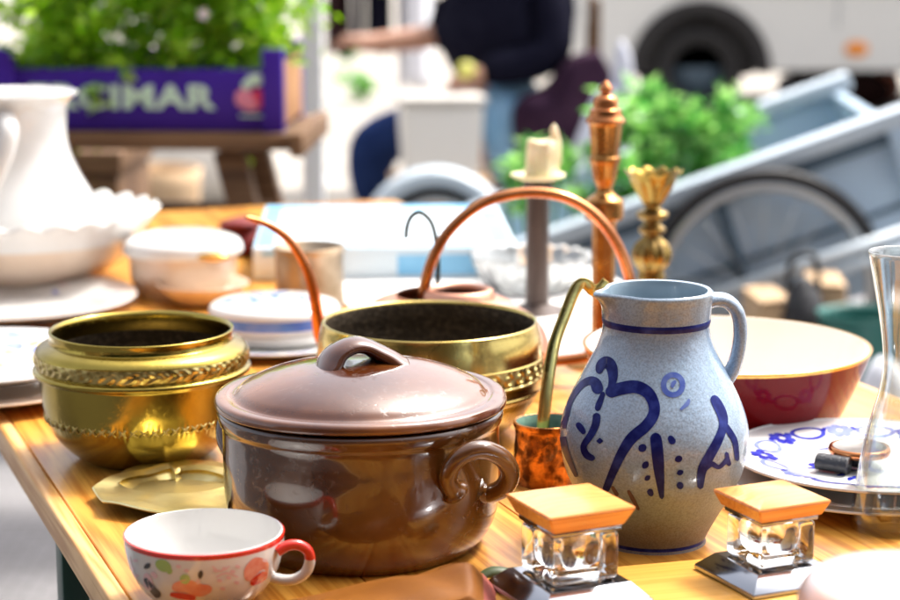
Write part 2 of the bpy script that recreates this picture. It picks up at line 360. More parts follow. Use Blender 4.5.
# painting on a surface: strokes are cast from the photographed side (or from above) on to the surface
class Brush:
    def __init__(self, bm, top=False, off=.0004):
        bm.normal_update(); self.t = BVHTree.FromBMesh(bm); self.top = top; self.off = off
    def hit(self, a, b):
        if self.top: o, d = Vector((a, b, 3)), Vector((0,0,-1))
        else: o, d = CAM, ray(a, b).normalized()
        p, n, i, s = self.t.ray_cast(o, d)
        if p is None: return None
        if n.dot(d) > 0: n = -n
        return p+n*self.off
    def stroke(self, bm, pts, w, mi, n=5, round_=True):
        w = w if isinstance(w, (list, tuple)) else [w]*len(pts)
        sm = cr([(p[0], p[1], q) for p, q in zip(pts, w)], n) if len(pts) > 1 else [(pts[0][0]-w[0]*.5, pts[0][1], w[0]), (pts[0][0]+w[0]*.5, pts[0][1], w[0])]
        fine = []
        for a, b in zip(sm, sm[1:]):
            for k in range(2): fine.append(tuple(x+(y-x)*k/2 for x, y in zip(a, b)))
        fine.append(sm[-1]); sm = fine
        L = [0]
        for a, b in zip(sm, sm[1:]): L.append(L[-1]+math.hypot(b[0]-a[0], b[1]-a[1]))
        prev = None
        for i, (x, y, ww) in enumerate(sm):
            a, b = sm[max(i-1, 0)], sm[min(i+1, len(sm)-1)]
            tx, ty = b[0]-a[0], b[1]-a[1]; l = math.hypot(tx, ty) or 1; nx, ny = -ty/l, tx/l
            h = ww/2
            if round_:
                s = min(L[i], L[-1]-L[i])
                if s < h: h = h*math.sqrt(max(.03, 1-(1-s/h)**2))
            row = [self.hit(x+nx*h*k, y+ny*h*k) for k in (-1, 0, 1)]
            if any(r is None for r in row): prev = None; continue
            row = [bm.verts.new(r) for r in row]
            if prev:
                for k in range(2): bm.faces.new((prev[k], prev[k+1], row[k+1], row[k])).material_index = mi
            prev = row
    def ring(self, bm, c, hw, hh, w, mi, a0=0, a1=2*PI, n=20):
        self.stroke(bm, [(c[0]+hw*math.cos(a0+(a1-a0)*k/n), c[1]+hh*math.sin(a0+(a1-a0)*k/n)) for k in range(n+1)], w, mi, 2, a1-a0 < 6.2)

def pprof(C, pts):
    """(py of the ring's centre, half width in px) -> (r, z above the table) for a piece standing at C"""
    out = []
    for py, hw in pts:
        z = zat(py, C.y); P = Vector((C.x, C.y, z)); out.append((hw*mpp(P), z-C.z))
    return out

# ------------------------------------------------------------------ setting
def sheet(name, x0, x1, y0, y1, z, m):
    bm = NB(); bm.faces.new([bm.verts.new(p) for p in ((x0,y0,z),(x1,y0,z),(x1,y1,z),(x0,y1,z))])
    return tag(build(name, bm, m, smooth=False), kind='structure')
M['dark_ground'] = mat('reflection_dark_ground', (.04,.04,.042), .9, 0, (.065,.063,.062), 30, bump=.4, bscale=200)  # unseen ground by the camera, coloured dark to darken reflections
sheet('ground', -250, 250, -100, 400, 0, M['dark_ground'])
sheet('sett_road', -60, 60, 2.5, 6.95, .004, M['road'])
bm = NB(); box(bm, (0, 206.9, .0), (400, 400, .10), bev=.01); tag(build('pavement', bm, M['paving'], smooth=False), kind='structure')

# ------------------------------------------------------------------ table
TD = Vector((-.353, .9356, 0)).normalized(); TA = math.atan2(TD.y, TD.x)      # along the table's length
PX = Vector((TD.y, -TD.x, 0))                                               # across, to the right
E0 = T(110, 600)                                                            # a point on its left edge
WID, LEN, THK = .95, 2.65, .03
start = E0 - TD*.58
tc = start + TD*(LEN/2) + PX*(WID/2)
tb = thing('trestle_table', 'orange pine market table with dark green folding legs, covered in crockery and metalware', 'table', (tc.x, tc.y, 0), TA)
bm = NB(); nb = 5
ED = .016
for i in range(nb):
    w = (WID-2*ED)/nb; y = WID/2-ED-w*(i+.5)
    box(bm, (0, y, TZ-THK/2), (LEN, w-.0010, THK), bev=.0015, bseg=2)
build('table_top', bm, M['table'], tb)
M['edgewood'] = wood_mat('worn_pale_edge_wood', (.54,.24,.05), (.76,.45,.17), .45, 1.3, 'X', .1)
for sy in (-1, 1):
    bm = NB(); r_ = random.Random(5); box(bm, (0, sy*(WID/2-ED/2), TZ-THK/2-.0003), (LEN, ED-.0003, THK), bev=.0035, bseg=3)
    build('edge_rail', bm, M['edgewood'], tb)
for sx in (-1, 1):
    bm = NB()
    for sy in (-1, 1):
        pass
    for sy in (-1, 1):
        bm = NB(); lx = -(LEN/2-.92) if sx < 0 else LEN/2-.62
        box(bm, (lx, sy*(WID/2-.03), .355), (.032, .026, .70), bev=.003)
        build('leg', bm, M['greenpaint'], tb)
    bm = NB(); box(bm, (lx, 0, .56), (.02, WID-.1, .03), bev=.003); box(bm, (lx, 0, .705), (.03, WID-.1, .028), bev=.003); box(bm, (lx, 0, .2), (.02, WID-.1, .03), bev=.003)
    build('crossbar', bm, M['greenpaint'], tb)

# ------------------------------------------------------------------ brass bowl with flange
C = T(145, 456)
t = thing('brass_bowl', 'polished brass bowl with raised flange and leaf band, in front of the painted plates', 'bowl', C)
outer = pprof(C, [(457,55),(458,57),(455,58),(451,66),(440,79),(425,91),(405,98),(385,101),(371,102.5),(369,107.5),(365.5,108),(363,104.5),(356,106.5),(349,106),(344,102.5),(340.5,96.5),(338.5,92.2),(338.5,92.2),(334,91.2),(329,92)])
o_s = cr(outer[:9], 5)[:-1] + cr(outer[8:12]+outer[11:], 5)
rim = outer[-1]
inner = [(rim[0]-.0005, rim[1]+.001), (rim[0]-.003, rim[1]+.0006), (rim[0]-.004, rim[1]-.003), (rim[0]-.004, rim[1]-.018), (rim[0]+.001, rim[1]-.028), (rim[0]-.002, rim[1]-.055), (rim[0]-.03, rim[1]-.09), (0, rim[1]-.105)]
zs = [p[1] for p in pprof(C, [(415,1),(405,1),(362,1),(349.5,1)])]
prof = densify([(0, .004)] + o_s + inner, zs[2], zs[3], .0007); no = len(prof)-len(inner)
def emb(th, i, r, z):
    if i >= no: return 0, 0
    if zs[0] < z < zs[1]:
        return .0009*abs(math.sin(th*38+math.sin(th*19)*1.2)), 0
    if zs[2] < z < zs[3]:
        k = (z-zs[2])/(zs[3]-zs[2]); return (.0005*math.sin(th*62+7*abs(k-.5))+.0003*math.sin(th*31-9*k))*math.sin(PI*k)**.5, 0
    return 0, 0
bm = NB(); lathe(bm, prof, C, 768, dr=emb, matf=lambda i: 1 if i > no+2 else (2 if zs[2] < prof[i][1] < zs[3] and i < no else 0))
build('body', bm, [M['brass'], M['brassdark'], M['brassemb']], t, True, sharp=50)
# applied bead row and raised leaves of the lower band
bm = NB()
pz = (zs[0]+zs[1])/2; pr = next(a[0]+(b[0]-a[0])*(pz-a[1])/(b[1]-a[1]) for a, b in zip(o_s, o_s[1:]) if a[1] <= pz <= b[1])
for k in range(60):
    th = 2*PI*k/60
    for s in (-1, 1):
        p0 = C+Vector(((pr+.0005)*math.cos(th), (pr+.0005)*math.sin(th), pz-.0035*s)); th2 = th+.085
        p1 = C+Vector(((pr+.0008)*math.cos(th2), (pr+.0008)*math.sin(th2), pz+.0035*s))
        tube(bm, [p0, (p0+p1)/2, p1], [.0005, .0012, .0005], 6)
build('ornament_band', bm, M['brassemb'], t, True)

# ------------------------------------------------------------------ brown stoneware casserole
C = T(362, 541)
t = thing('casserole', 'glossy brown stoneware casserole with lid and ear handles, behind the red rimmed cup', 'casserole', C)
o = pprof(C, [(545,90),(546,105),(543,109),(532,122),(515,132),(490,137),(460,138),(435,137.5),(422,138),(416,141),(408,143),(404,141)])
zr = o[-1][1]; rr = o[-1][0]
prof = [(0, .006)] + cr(o, 5) + [(rr-.006, zr), (rr-.009, zr-.006), (rr-.008, zr-.06), (.06, .012), (0, .01)]
bm = NB(); lathe(bm, prof, C, 128, dr=lambda th, i, r, z: (.0009*math.sin(3*th+z*30)+.00008*math.sin(z*260+math.sin(th*2)), 0))
body_bvh = BVHTree.FromBMesh(bm)
build('body', bm, M['brown'], t, True)
def ear(p_att1, p_att2, pts, name='handle', r=.0078):
    bm = NB(); path = cr([tuple(p_att1)]+[tuple(p) for p in pts]+[tuple(p_att2)], 7)
    n = len(path); rad = [r*(1.45 if k in (0, n-1) else 1.2 if k in (1, n-2) else 1) for k in range(n)]
    tube(bm, path, rad, 16, flat=(1.0, .92)); build(name, bm, M['brown'], t, True)
Y0 = C.y
def surf(a, z, k=1.0): # point on the pot wall at angle a
    r = 136*mpp(C)*k; return Vector((C.x+r*math.cos(a), C.y+r*math.sin(a), C.z+z))
EP = [(455,492,-.088),(448,477,-.098),(457,459,-.102),(479,449.5,-.098),(501,457,-.087),(510,473,-.074),(503,488,-.062),(487,494,-.052),(474,490,-.058)]
ep = [W(x, y, C.y+d) for x, y, d in EP]
ep2 = [Vector((2*C.x-p.x, 2*C.y-p.y, p.z)) for p in ep]
for q in (ep, ep2): ear(q[0], q[-1], q[1:-1], r=.0082)
# lid
zl = zr+.0015
lp = [(0,-.004),(rr-.012,-.004),(rr-.010,.0005),(rr+.0015,.0008),(rr+.0035,.004),(rr+.001,.0085),(rr-.006,.0095),(rr-.0105,.0085),(rr-.0135,.0095),(rr-.02,.0155),(rr-.034,.0225),(rr-.055,.029),(rr-.08,.0335),(rr-.105,.0355),(0,.036)]
bm = NB(); lathe(bm, [lp[0]]+cr(lp[1:], 5), (C.x, C.y, C.z+zl), 128, dr=lambda th, i, r, z: (.0008*math.sin(2*th+1), .0006*math.sin(3*th)*(r/.1)))
lid = build('lid', bm, M['brownlid'], t, True)
bm = NB(); top = C+Vector((0, 0, zl+.033))
kp = [top+Vector((v[0]*.86, v[1], v[2])) for v in ((-.034,-.010,-.008),(-.030,-.009,.001),(-.022,-.006,.0105),(-.009,-.002,.016),(.003,.002,.015),(.015,.006,.009),(.026,.010,.0025),(.036,.013,-.005))]
path = cr([tuple(p) for p in kp], 6); n = len(path)
tube(bm, path, [.0125+.006*abs(2*k/(n-1)-1)**2 for k in range(n)], 16, flat=(.55, 1.4), up=(0,0,1))
build('knob', bm, M['brownlid'], lid, True)

# ------------------------------------------------------------------ brass jardiniere behind it
C = T(430, 434)
t = thing('brass_planter', 'wide open brass planter with scroll band, between lidded pot and copper kettle', 'planter', C)
outer = pprof(C, [(436,50),(437,55),(434,60),(426,76),(412,93),(398,104),(390,108),(387,111),(384,112.5),(381,111.5),(370,112.8),(350,112.5),(335,111),(324,108.5),(321,108)])
o_s = cr(outer, 6); rim = outer[-1]; no = len(o_s)+1
zb = [p[1] for p in pprof(C, [(372,1),(353,1)])]
inner = [(rim[0]-.0008, rim[1]+.0012),(rim[0]-.003, rim[1]+.0008),(rim[0]-.0045, rim[1]-.002),(rim[0]-.0005, rim[1]-.02),(rim[0]-.0, rim[1]-.05),(rim[0]-.02, rim[1]-.085),(0, rim[1]-.105)]
prof = [(0,.004)]+o_s+inner
# dense rows in the embossed band
prof = densify(prof, *zb, .0006); no = len(prof)-len(inner)
def scroll(th, i, r, z):
    if i >= no or not (zb[0] < z < zb[1]): return 0, 0
    k = (z-zb[0])/(zb[1]-zb[0]); N = 42; u = (th*N/(2*PI)) % 1-.5; v = k-.5
    d = math.hypot(u*1.0, v*1.1); a = math.atan2(v, u)
    s = math.sin(d*22-a*1.0)
    e = .0013 if (k < .07 or k > .93) else .0010*s*(d < .47)
    return e, 0
bm = NB(); lathe(bm, prof, C, 960, dr=scroll, matf=lambda i: 1 if i > no+1 else (2 if zb[0]-.0005 < prof[i][1] < zb[1]-.0005 and i < no else 0))
build('body', bm, [M['brass2'], M['brassdark'], M['brassemb']], t, True, sharp=55)

# ------------------------------------------------------------------ stoneware jug
C = T(652, 539)
t = thing('stoneware_jug', 'grey salt glazed stoneware jug painted with cobalt blue brush flowers, right of the lidded pot', 'jug', C, ry=R(1.3))
pts = [(541,48),(543,52.5),(540,54),(537,53),(533,53.5),(525,57.5),(514,63.5),(502,70.5),(490,77.5),(470,87.5),(450,92.5),(435,94),(420,92.5),(400,86),(375,73.5),(350,60.5),(335,55),(325,53.3),(320,54.2),(316,54.2),(312,54.5),(300,55.5),(292,56.5),(290,56)]
o = cr(pprof(C, pts), 5)
rim = o[-1]; H = rim[1]
inner = [(rim[0]-.0015, H+.0012),(rim[0]-.0045, H+.0004),(rim[0]-.0055, H-.004),(rim[0]-.006, H-.022),(rim[0]-.002, H-.05),(rim[0]+.012, H-.09),(rim[0]+.012, .07),(.035,.03),(0, .02)]
prof = [(0,.003)]+o+inner; no = len(o)+1
zlip = pprof(C, [(312,1)])[0][1]
spA = R(200)                                       # spout points left and a little to the viewer
def spout(th, i, r, z):
    if z < zlip-.002: return 0, 0
    k = min(1, max(0, (z-zlip+.002)/(H-zlip))); d = (th-spA+PI) % (2*PI)-PI
    g = math.exp(-(d/.24)**2); g2 = math.exp(-((abs(d)-.55)/.25)**2)
    return k*k*(.010*g-.002*g2), k*k*(.0005*g-.003*g2*0+.0)
zband = [p[1] for p in pprof(C, [(324.5,1),(317,1),(545.5,1),(540,1)])]; zb2 = pprof(C, [(536.5,1),(533,1)])
def jm(i):
    z = prof[i][1]
    if i > no: return 1
    if zband[0] < z < zband[1] and i < no: return 2
    if i < no and zb2[0][1] < z < zb2[1][1] : return 2
    return 0
bm = NB(); lathe(bm, prof, C, 160, dr=spout, matf=jm)
# thin pale line over the neck band
br = Brush(bm)
S = [([(599,374),(601,366),(607,362),(612,368),(613,380),(609,392)], [4,7,8,8,6,3], 2),
     ([(567,418),(571,401),(581,386),(590,381),(596,384),(599,394)], [3,3.5,4.5,6,8,8], 2),
     ([(567,416),(563,430),(565,447),(570,461),(577,477)], [3.5,4.5,4.5,4,2.5], 2),
     ([(606,394),(620,389),(636,387),(648,393),(654,405),(653,416),(645,427),(632,438),(622,453),(614,470),(605,492)], [8,9,9,8.5,8,8,8,8,7,6,5], 2),
     ([(604,392),(599,405),(597,411)], [3,4.5,3], 2),
     ([(597,413),(596,424),(591,435),(584,446),(587,455),(595,459)], [5.5,5.5,5,4.5,5,4], 2),
     ([(577,423),(581,428),(585,434)], [3.5,4.5,3], 2), ([(600,441)], [4.6], 2),
     ([(655,433),(657,448),(659,470),(662,499)], [7.5,8.5,7.5,3], 2),
     ([(640,445),(645,451)], [6,6.5], 2), ([(643,463),(648,467)], [6.5,6], 2), ([(646,476),(649,480)], [5.5,5], 2), ([(649,489),(652,496)], [5,3.5], 2),
     ([(669,436),(674,444)], [4,5.5], 2), ([(677,456),(680,462)], [6,5.5], 2), ([(679,470),(681,475)], [5,5.5], 2), ([(679,482),(681,489)], [5,4.5], 2),
     ([(712,396),(717,404),(722,415),(723,426),(718,440),(710,455),(702,470),(700,489)], [5,7,7,6,6.5,7,6.5,4], 2),
     ([(724,424),(730,433),(735,443),(737,461)], [4,4.5,4,3], 2), ([(703,471),(711,464),(719,467),(728,458)], [3,4,3,3.5], 2), ([(726,452),(729,466)], [2.5,3.5], 2),
     ([(689,399),(687,404),(680,410)], [1.5,3,1.5], 3), ([(628,490),(633,499),(639,510)], [2,3,2], 4), ([(612,486),(618,496)], [2.5,3], 4),
     ([(672,388),(673,384),(676,381)], [2,3,2], 3)]
for p, w, mi in S: br.stroke(bm, p, [x*1.42 for x in w], mi)
br.ring(bm, (673,385), 9.5, 10, 5.5, 3)
build('body', bm, [M['jug'], M['juginside'], M['cobalt'], M['cobaltpale'], M['umber']], t, True)
bm = NB()
hp = [(704,303),(714,299.5),(727,301),(737,312),(740,330),(738,350),(733,368),(724,382)]
dp = [0, 0, 0, 0, 0, 0, 0, 0]
path = cr([tuple(W(x, y, C.y+.012)) for x, y in hp], 7); n = len(path)
tube(bm, path, [.0098+.003*max(0, abs(2*k/(n-1)-1)-.6) for k in range(n)], 18, flat=(.62, 1.15))
build('handle', bm, M['jug'], t, True)

# ------------------------------------------------------------------ little copper mug and the brass ladle standing in it
C = T(546, 482)
t = thing('copper_mug', 'small copper mug with hammered leaves and green inside, between the lidded pot and the jug', 'mug', C)
o = cr(pprof(C, [(484,26),(485,29),(478,31),(462,32.5),(445,32),(430,31.5),(425,33),(421,33.5)]), 5); rim = o[-1]; no = len(o)+1
prof = [(0,.003)]+o+[(rim[0]-.001,rim[1]+.0008),(rim[0]-.003,rim[1]),(rim[0]-.004,rim[1]-.02),(rim[0]-.004,.015),(0,.012)]
bm = NB(); lathe(bm, densify(prof, .005, .05, .0012), C, 160, dr=lambda th, i, r, z: ((.0012*(abs(math.sin(th*7+1.3*math.sin(z*95)))**.5-.6)*math.sin(z*110+2*math.sin(th*4)) if .006 < z < .048 and r > .026 else 0), 0),
                 matf=None)
zt = rim[1]
for f in bm.faces:
    cc = f.calc_center_median()-C
    if math.hypot(cc.x, cc.y) < rim[0]-.0028 and cc.z > .008: f.material_index = 1
M['mugcopper'] = mat('hammered_old_copper', (.60,.24,.075), .16, 1, (.10,.035,.012), 75, 5, rvar=.2, ramp=(.45,.62), bump=.5, bscale=110)
build('body', bm, [M['mugcopper'], M['verdigris']], t, True)
t = thing('ladle', 'brass ladle with a hooked flat handle, standing in the copper mug left of the jug', 'ladle', C+Vector((0,0,.013)))
lo = C+Vector((-.003,-.004,.02))
hp = [tuple(lo), tuple(W(542,445,C.y-.004)), tuple(W(545,405,C.y)), tuple(W(553,350,C.y+.01)), tuple(W(565,315,C.y+.018)), tuple(W(576,289,C.y+.022)), tuple(W(584,283,C.y+.024)), tuple(W(590,288,C.y+.026)), tuple(W(594,291,C.y+.028)), tuple(W(602,287,C.y+.03)), tuple(W(607,281,C.y+.03))]
bm = NB(); path = cr(hp, 8); n = len(path)
tube(bm, path, [.0052-.0006*k/n for k in range(n)], 12, flat=(.3, 1.15), up=(0, 1, 0.15))
build('handle', bm, M['brass2'], t, True)
bm = NB(); lathe(bm, [(0,0),(.012,.002),(.017,.009),(.018,.016),(.0165,.016),(.0155,.009),(.011,.004),(0,.0025)], C+Vector((-.002,-.002,.0135)), 48)
build('bowl', bm, M['brass2'], t, True)

# ------------------------------------------------------------------ copper kettle with long spout and hoop handle
C = T(442, 385)
t = thing('copper_kettle', 'old copper kettle with thin curved spout and tall hoop handle, behind the brass planter', 'kettle', C)
o = pprof(C, [(388,85),(389,92),(384,98),(370,105),(352,108),(338,106),(322,97),(310,80),(300,64),(296.5,46)])
o = cr(o, 5); rim = o[-1]; H = rim[1]; no = len(o)+1
off = 22*mpp(C)
prof = [(0,.003)]+o
def lean(th, i, r, z):
    return 0, 0
bm = NB(); lathe(bm, prof, C, 96)
top = C+Vector((off, .0, H)); ro = 31*mpp(C)
rows = lathe(bm, [(rim[0], 0), (ro+.016, .0035)], C+Vector((0,0,H)), 96, mi=0)
build('body', bm, M['copperpale'], t, True)
bm = NB(); lathe(bm, [(ro+.006,-.004),(ro+.004,.004),(ro,.0065),(ro-.003,.006),(ro-.004,.001),(ro-.004,-.03),(0,-.045)], top-Vector((.006,0,-.003)), 72, matf=lambda i: 1 if i >= 4 else 0)
build('mouth', bm, [M['copperpale'], M['copperdark']], t, True)
bm = NB()
hp = [W(423,306,C.y), W(425,285,C.y), W(433,258,C.y), W(450,230,C.y), W(478,206,C.y), W(508,195,C.y), W(540,192.5,C.y), W(570,199,C.y), W(596,216,C.y), W(617,244,C.y), W(630,280,C.y), W(632,312,C.y), W(618,340,C.y), W(590,356,C.y), W(545,362,C.y)]
path = cr([tuple(p) for p in hp], 7); tube(bm, path, .0062, 16, flat=(1.0, 1.25)); build('hoop_handle', bm, M['copper'], t, True)
bm = NB(); ys = C.y-.03
hp = [(346,352),(330,347),(322,338),(318.5,325),(316,305),(311,281),(302,259),(288,239),(270,226),(252,219),(246,217.5)]
path = cr([tuple(W(x, y, ys+.004*(10-i))) for i, (x, y) in enumerate(hp)], 7); n = len(path)
tube(bm, path, [(.0095-.0072*(k/(n-1))**1.1)*(1 if k > 3 else 1.2) for k in range(n)], 14, flat=(1,.95)); build('spout', bm, M['copper'], t, True)
# wire ladle in the kettle
t = tag(None or thing('wire_hook', 'thin grey wire hook sticking up out of the copper kettle', 'hook', top+Vector((0,0,-.04))), None)
bm = NB(); yk = C.y+.03
path = cr([tuple(top+Vector((-.022,.01,-.045)))]+[tuple(W(x, y, yk)) for x, y in ((438,300),(438,262),(436,240),(432,224),(425,215),(418,212.5),(411,217),(407,227),(406,238))], 7)
tube(bm, path, .0028, 8); build('hook', bm, M['wire'], t, True)
t.name = 'wire_hook'

# ------------------------------------------------------------------ candlesticks
C = T(537, 312)
t = thing('candlestick', 'dark brown candlestick with plain round shaft and a pale drip pan, holding the candle stub', 'candlestick', C)
o = cr(pprof(C, [(313,34),(314,37),(311,36),(307,24),(303,13),(300,12),(260,11.5),(200,11.5),(192,12.5),(189,15),(184,15.5),(181,13),(178.5,11)]), 4)
bm = NB(); lathe(bm, [(0,.002)]+o+[(0,o[-1][1])], C, 64); build('shaft', bm, M['darkmetal'], t, True)
o = pprof(C, [(180,8),(179,18),(176.5,26),(175,27),(174,26),(176,15),(176,0)]); bm = NB(); lathe(bm, [(0,o[0][1])]+cr(o,3)[:-1]+[(0,o[-1][1])], C, 64, dr=lambda th,i,r,z: (.001*math.sin(5*th)*(r>.02), 0))
build('drip_pan', bm, M['wax'], t, True)
zc = pprof(C, [(176,1),(136,1)])
bm = NB(); rc = 15.5*mpp(C+Vector((0,0,.2))); lathe(bm, [(0,0),(rc*1.12,0),(rc*1.1,.004),(rc,.01),(rc*.99,.03),(rc*.97,.046),(rc*.9,.0475),(rc*.4,.046),(0,.045)], Vector((C.x+.005,C.y,C.z+zc[0][1]+.0004)), 48,
     dr=lambda th,i,r,z: (.0012*math.sin(4*th+z*120)+.0008*math.sin(9*th), .002*math.sin(th*2+1)*(z > .04)))
P = Vector((C.x+.022, C.y, C.z+zc[0][1]+.02))
tube(bm, [P+Vector(v) for v in ((.0,0,-.02),(.003,0,0),(.0015,0,.025),(-.002,0,.043),(-.001,0,.049))], [.003,.0055,.0065,.0048,.0012], 12)
tag(build('candle', bm, M['wax'], None, origin=(C.x, C.y, C.z+zc[0][1])), 'short cream candle stub with a tall drip of wax, in the dark candlestick', 'candle')

C = T(602, 364)
t = thing('bronze_candlestick', 'tall bronze altar stick with faceted shaft and a coppery pointed finial, behind the jug', 'candlestick', C)
pt = [(366,36),(367,38),(363,38),(358,30),(352,18),(345,13),(340,12),(228,12.5),(221,14),(218,19),(213,19.5),(203,19.5),(199,18),(194,11),(190,8.5),(186,8.5),(180,11.5),(170,13.5),(163,15),(161,16),(157,16),(154.5,14.5),(140,15.5),(128,17),(123,18),(122,20)]
bm = NB(); o = cr(pprof(C, pt), 3); lathe(bm, [(0,.002)]+o+[(0,o[-1][1])], C, 48, dr=lambda th,i,r,z: ((-.0011*abs(math.cos(th*5)) if (.03 < z < .17 or z > .2) and .008 < r < .0205 else 0), 0))
build('shaft', bm, M['bronze'], t, True, sharp=30)
pt = [(122,20),(119.5,19.5),(116,17),(112,16),(109,15.5),(108,12.5),(100,12),(96,9),(94,5.5),(92,5),(90,7),(86,5.5),(80,.4)]
bm = NB(); o = cr(pprof(C, pt), 4); lathe(bm, [(0,o[0][1])]+o, C, 48); build('finial', bm, M['copper'], t, True)

C = T(650, 340)
t = thing('tulip_candlestick', 'brass candlestick with fluted tulip cup and ribbed knop, behind the jug rim', 'candlestick', C)
pt = [(343,38),(344,40),(338,36),(330,22),(318,13),(300,10),(285,10),(278,14),(270,13),(262,19),(253,20.5),(244,17),(236,9),(232,13),(228,13.5),(225,10),(221,8.5),(218,14),(214,16.5),(211,14),(208,8),(204,8)]
bm = NB(); o = cr(pprof(C, pt), 4)
zz = [p[1] for p in pprof(C, [(270,1),(236,1)])]
lathe(bm, [(0,.002)]+o+[(0,o[-1][1])], C, 120, dr=lambda th,i,r,z: (-.0022*abs(math.sin(th*6)) if zz[0] < z < zz[1] and r > .014 else 0, 0)); build('stem', bm, M['brassold'], t, True)
pt = [(205,8),(203,9.5),(197,13),(185,20),(176,25),(171,28.5),(171.5,27),(178,23),(190,15),(200,5),(200,0)]
bm = NB(); o = pprof(C, pt); lathe(bm, [(0,o[0][1])]+cr(o[:6],4)+o[6:], C, 132, dr=lambda th,i,r,z: (.0016*math.cos(th*11)*min(1,r/.02), .0022*math.cos(th*11)*(r > .028)))
M['brassdim'] = mat('dull_old_brass', (.22,.14,.03), .24, 1, (.3,.2,.05), 30, bump=.2)
build('cup', bm, [M['brassdim']], t, True)

# ------------------------------------------------------------------ maroon bowl
C = T(724, 431)
t = thing('maroon_bowl', 'large maroon glazed bowl with white inside and gilt rim, behind the stoneware jug', 'bowl', C)
o = pprof(C, [(432,68),(433,72),(429,76),(424,92),(410,113),(390,124),(368,134),(352,140.5),(345,143.5)]); o = cr(o, 5); rim = o[-1]; no = len(o)+1
prof = [(0,.004)]+o+[(rim[0]+.0006,rim[1]+.0015),(rim[0]-.0015,rim[1]+.0022),(rim[0]-.004,rim[1]+.0008)]+[(p[0]-.005, p[1]+.003) for p in reversed(o[8:-1])]+[(0,.014)]
bm = NB(); lathe(bm, prof, C, 144, matf=lambda i: 2 if no-3 <= i <= no+1 else (1 if i > no+1 else 0))
M['bowlwhite'] = mat('warm_white_glaze', (.84,.79,.7), .15, coat=.5)
build('body', bm, [M['maroon'], M['bowlwhite'], M['gilt']], t, True)

# ------------------------------------------------------------------ plates (helper)
def plate(C, r, h, mats, matf=None, well=.62):
    pr = [(0,.003),(r*.5,.003),(r*.52,0),(r*.56,0),(r*.57,.004),(r*.66,h*.35),(r*.8,h*.7),(r*.97,h*.96),(r,h),(r*1.002,h+.0014),(r*.995,h+.0024),(r*.97,h+.001),(r*.8,h*.7+.004),(r*.66,h*.4+.004),(r*.58,.0075),(r*.5,.0068),(0,.0068)]
    bm = NB(); lathe(bm, [pr[0]]+cr(pr[1:],3), C, 120, matf=matf); return bm
# right: blue onion-pattern plate on a plain one
Pc = Vector((.385, 1.80, TZ))
bm = plate(Pc, .132, .016, None); tag(build('plain_plate', bm, M['china'], None, origin=tuple(Pc)), 'plain white plate lying under the blue flowered plate', 'plate')
Pu = Pc+Vector((.003,-.002,.0205))
bm = plate(Pu, .131, .015, None); br = Brush(bm, top=True, off=.0003); dec = bm
def P2(r, a): return (Pu.x+r*math.cos(a), Pu.y+r*math.sin(a))
rg = random.Random(3)
N = 9
for k in range(N):
    a = R(97)+2*PI*k/N; pale = k % 2
    mi = 1 if (k % 3) else 2
    for j in range(7):                      # flower: petals round a heart
        b = 2*PI*j/7; c = P2(.099, a); q = (c[0]+.0135*math.cos(b), c[1]+.0135*math.sin(b))
        br.stroke(dec, [(c[0]+.003*math.cos(b), c[1]+.003*math.sin(b)), q], [.006,.0105], mi)
    for j in (-1, 1):
        c = P2(.099, a+j*.17); br.stroke(dec, [P2(.106, a+j*.12), c, P2(.094, a+j*.2)], [.003,.005,.002], 1)
    c = P2(.098, a+PI/N); th = a+PI/N     # oval ring between flowers
    u = (-math.sin(th), math.cos(th)); v = (math.cos(th), math.sin(th))
    br.stroke(dec, [(c[0]+u[0]*.017*math.cos(q)+v[0]*.0105*math.sin(q), c[1]+u[1]*.017*math.cos(q)+v[1]*.0105*math.sin(q)) for q in [2*PI*i/16 for i in range(17)]], .0042, 2 if k % 3 else 1, 2, False)
for j in range(26):                        # spray in the well
    a = rg.uniform(R(80), R(250)); r = rg.uniform(.012, .058); c = P2(r, a); b = rg.uniform(0, 6)
    br.stroke(dec, [c, (c[0]+.006*math.cos(b), c[1]+.006*math.sin(b)), (c[0]+.013*math.cos(b+.5), c[1]+.013*math.sin(b+.5))], [.003,.006,.002], 1 if j % 3 else 2)
tag(build('flowered_plate', dec, [M['china'], M['chinablue'], M['chinapale']], None, origin=tuple(Pu)), 'white plate with blue flower and ring border, holding the old watch', 'plate')
# watch with black strap on it
wz = Pu.z+.007
Wc = W(857, 470, 1.775); Wc.z = wz
t = thing('pocket_watch', 'worn copper edged round watch with thick black leather strap, lying on the flowered plate', 'watch', Wc)
bm = NB(); lathe(bm, [(0,.011),(.022,.011),(.027,.0125),(.0285,.016),(.027,.0195),(.024,.0195),(.023,.0185),(0,.0185)], Wc+Vector((.004,.012,.0)), 48, matf=lambda i: 1 if 1 <= i <= 4 else 0)
build('case', bm, [M['watchface'], M['copper']], t, True)
bm = NB(); a = W(818, 473, 1.772); b_ = W(845, 483, 1.752)
for P, s in ((W(828,476,1.765), .010),):
    d = (b_-a); d.z = 0; d.normalize()
    pass
for a, b_, r in (((818,469,1.775),(848,480,1.76),.0095), ((838,464,1.79),(868,474,1.775),.009)):
    a = W(*a); b_ = W(*b_); a.z = wz+.0085; b_.z = wz+.0085
    tube(bm, cr([tuple(a+(b_-a)*k) for k in (0,.04,.5,.96,1)],4), [r*(.75 if k in (0,16) else 1) for k in range(17)], 16, flat=(.8,1.0), up=(0,0,1))
build('strap', bm, M['leather'], t, True)

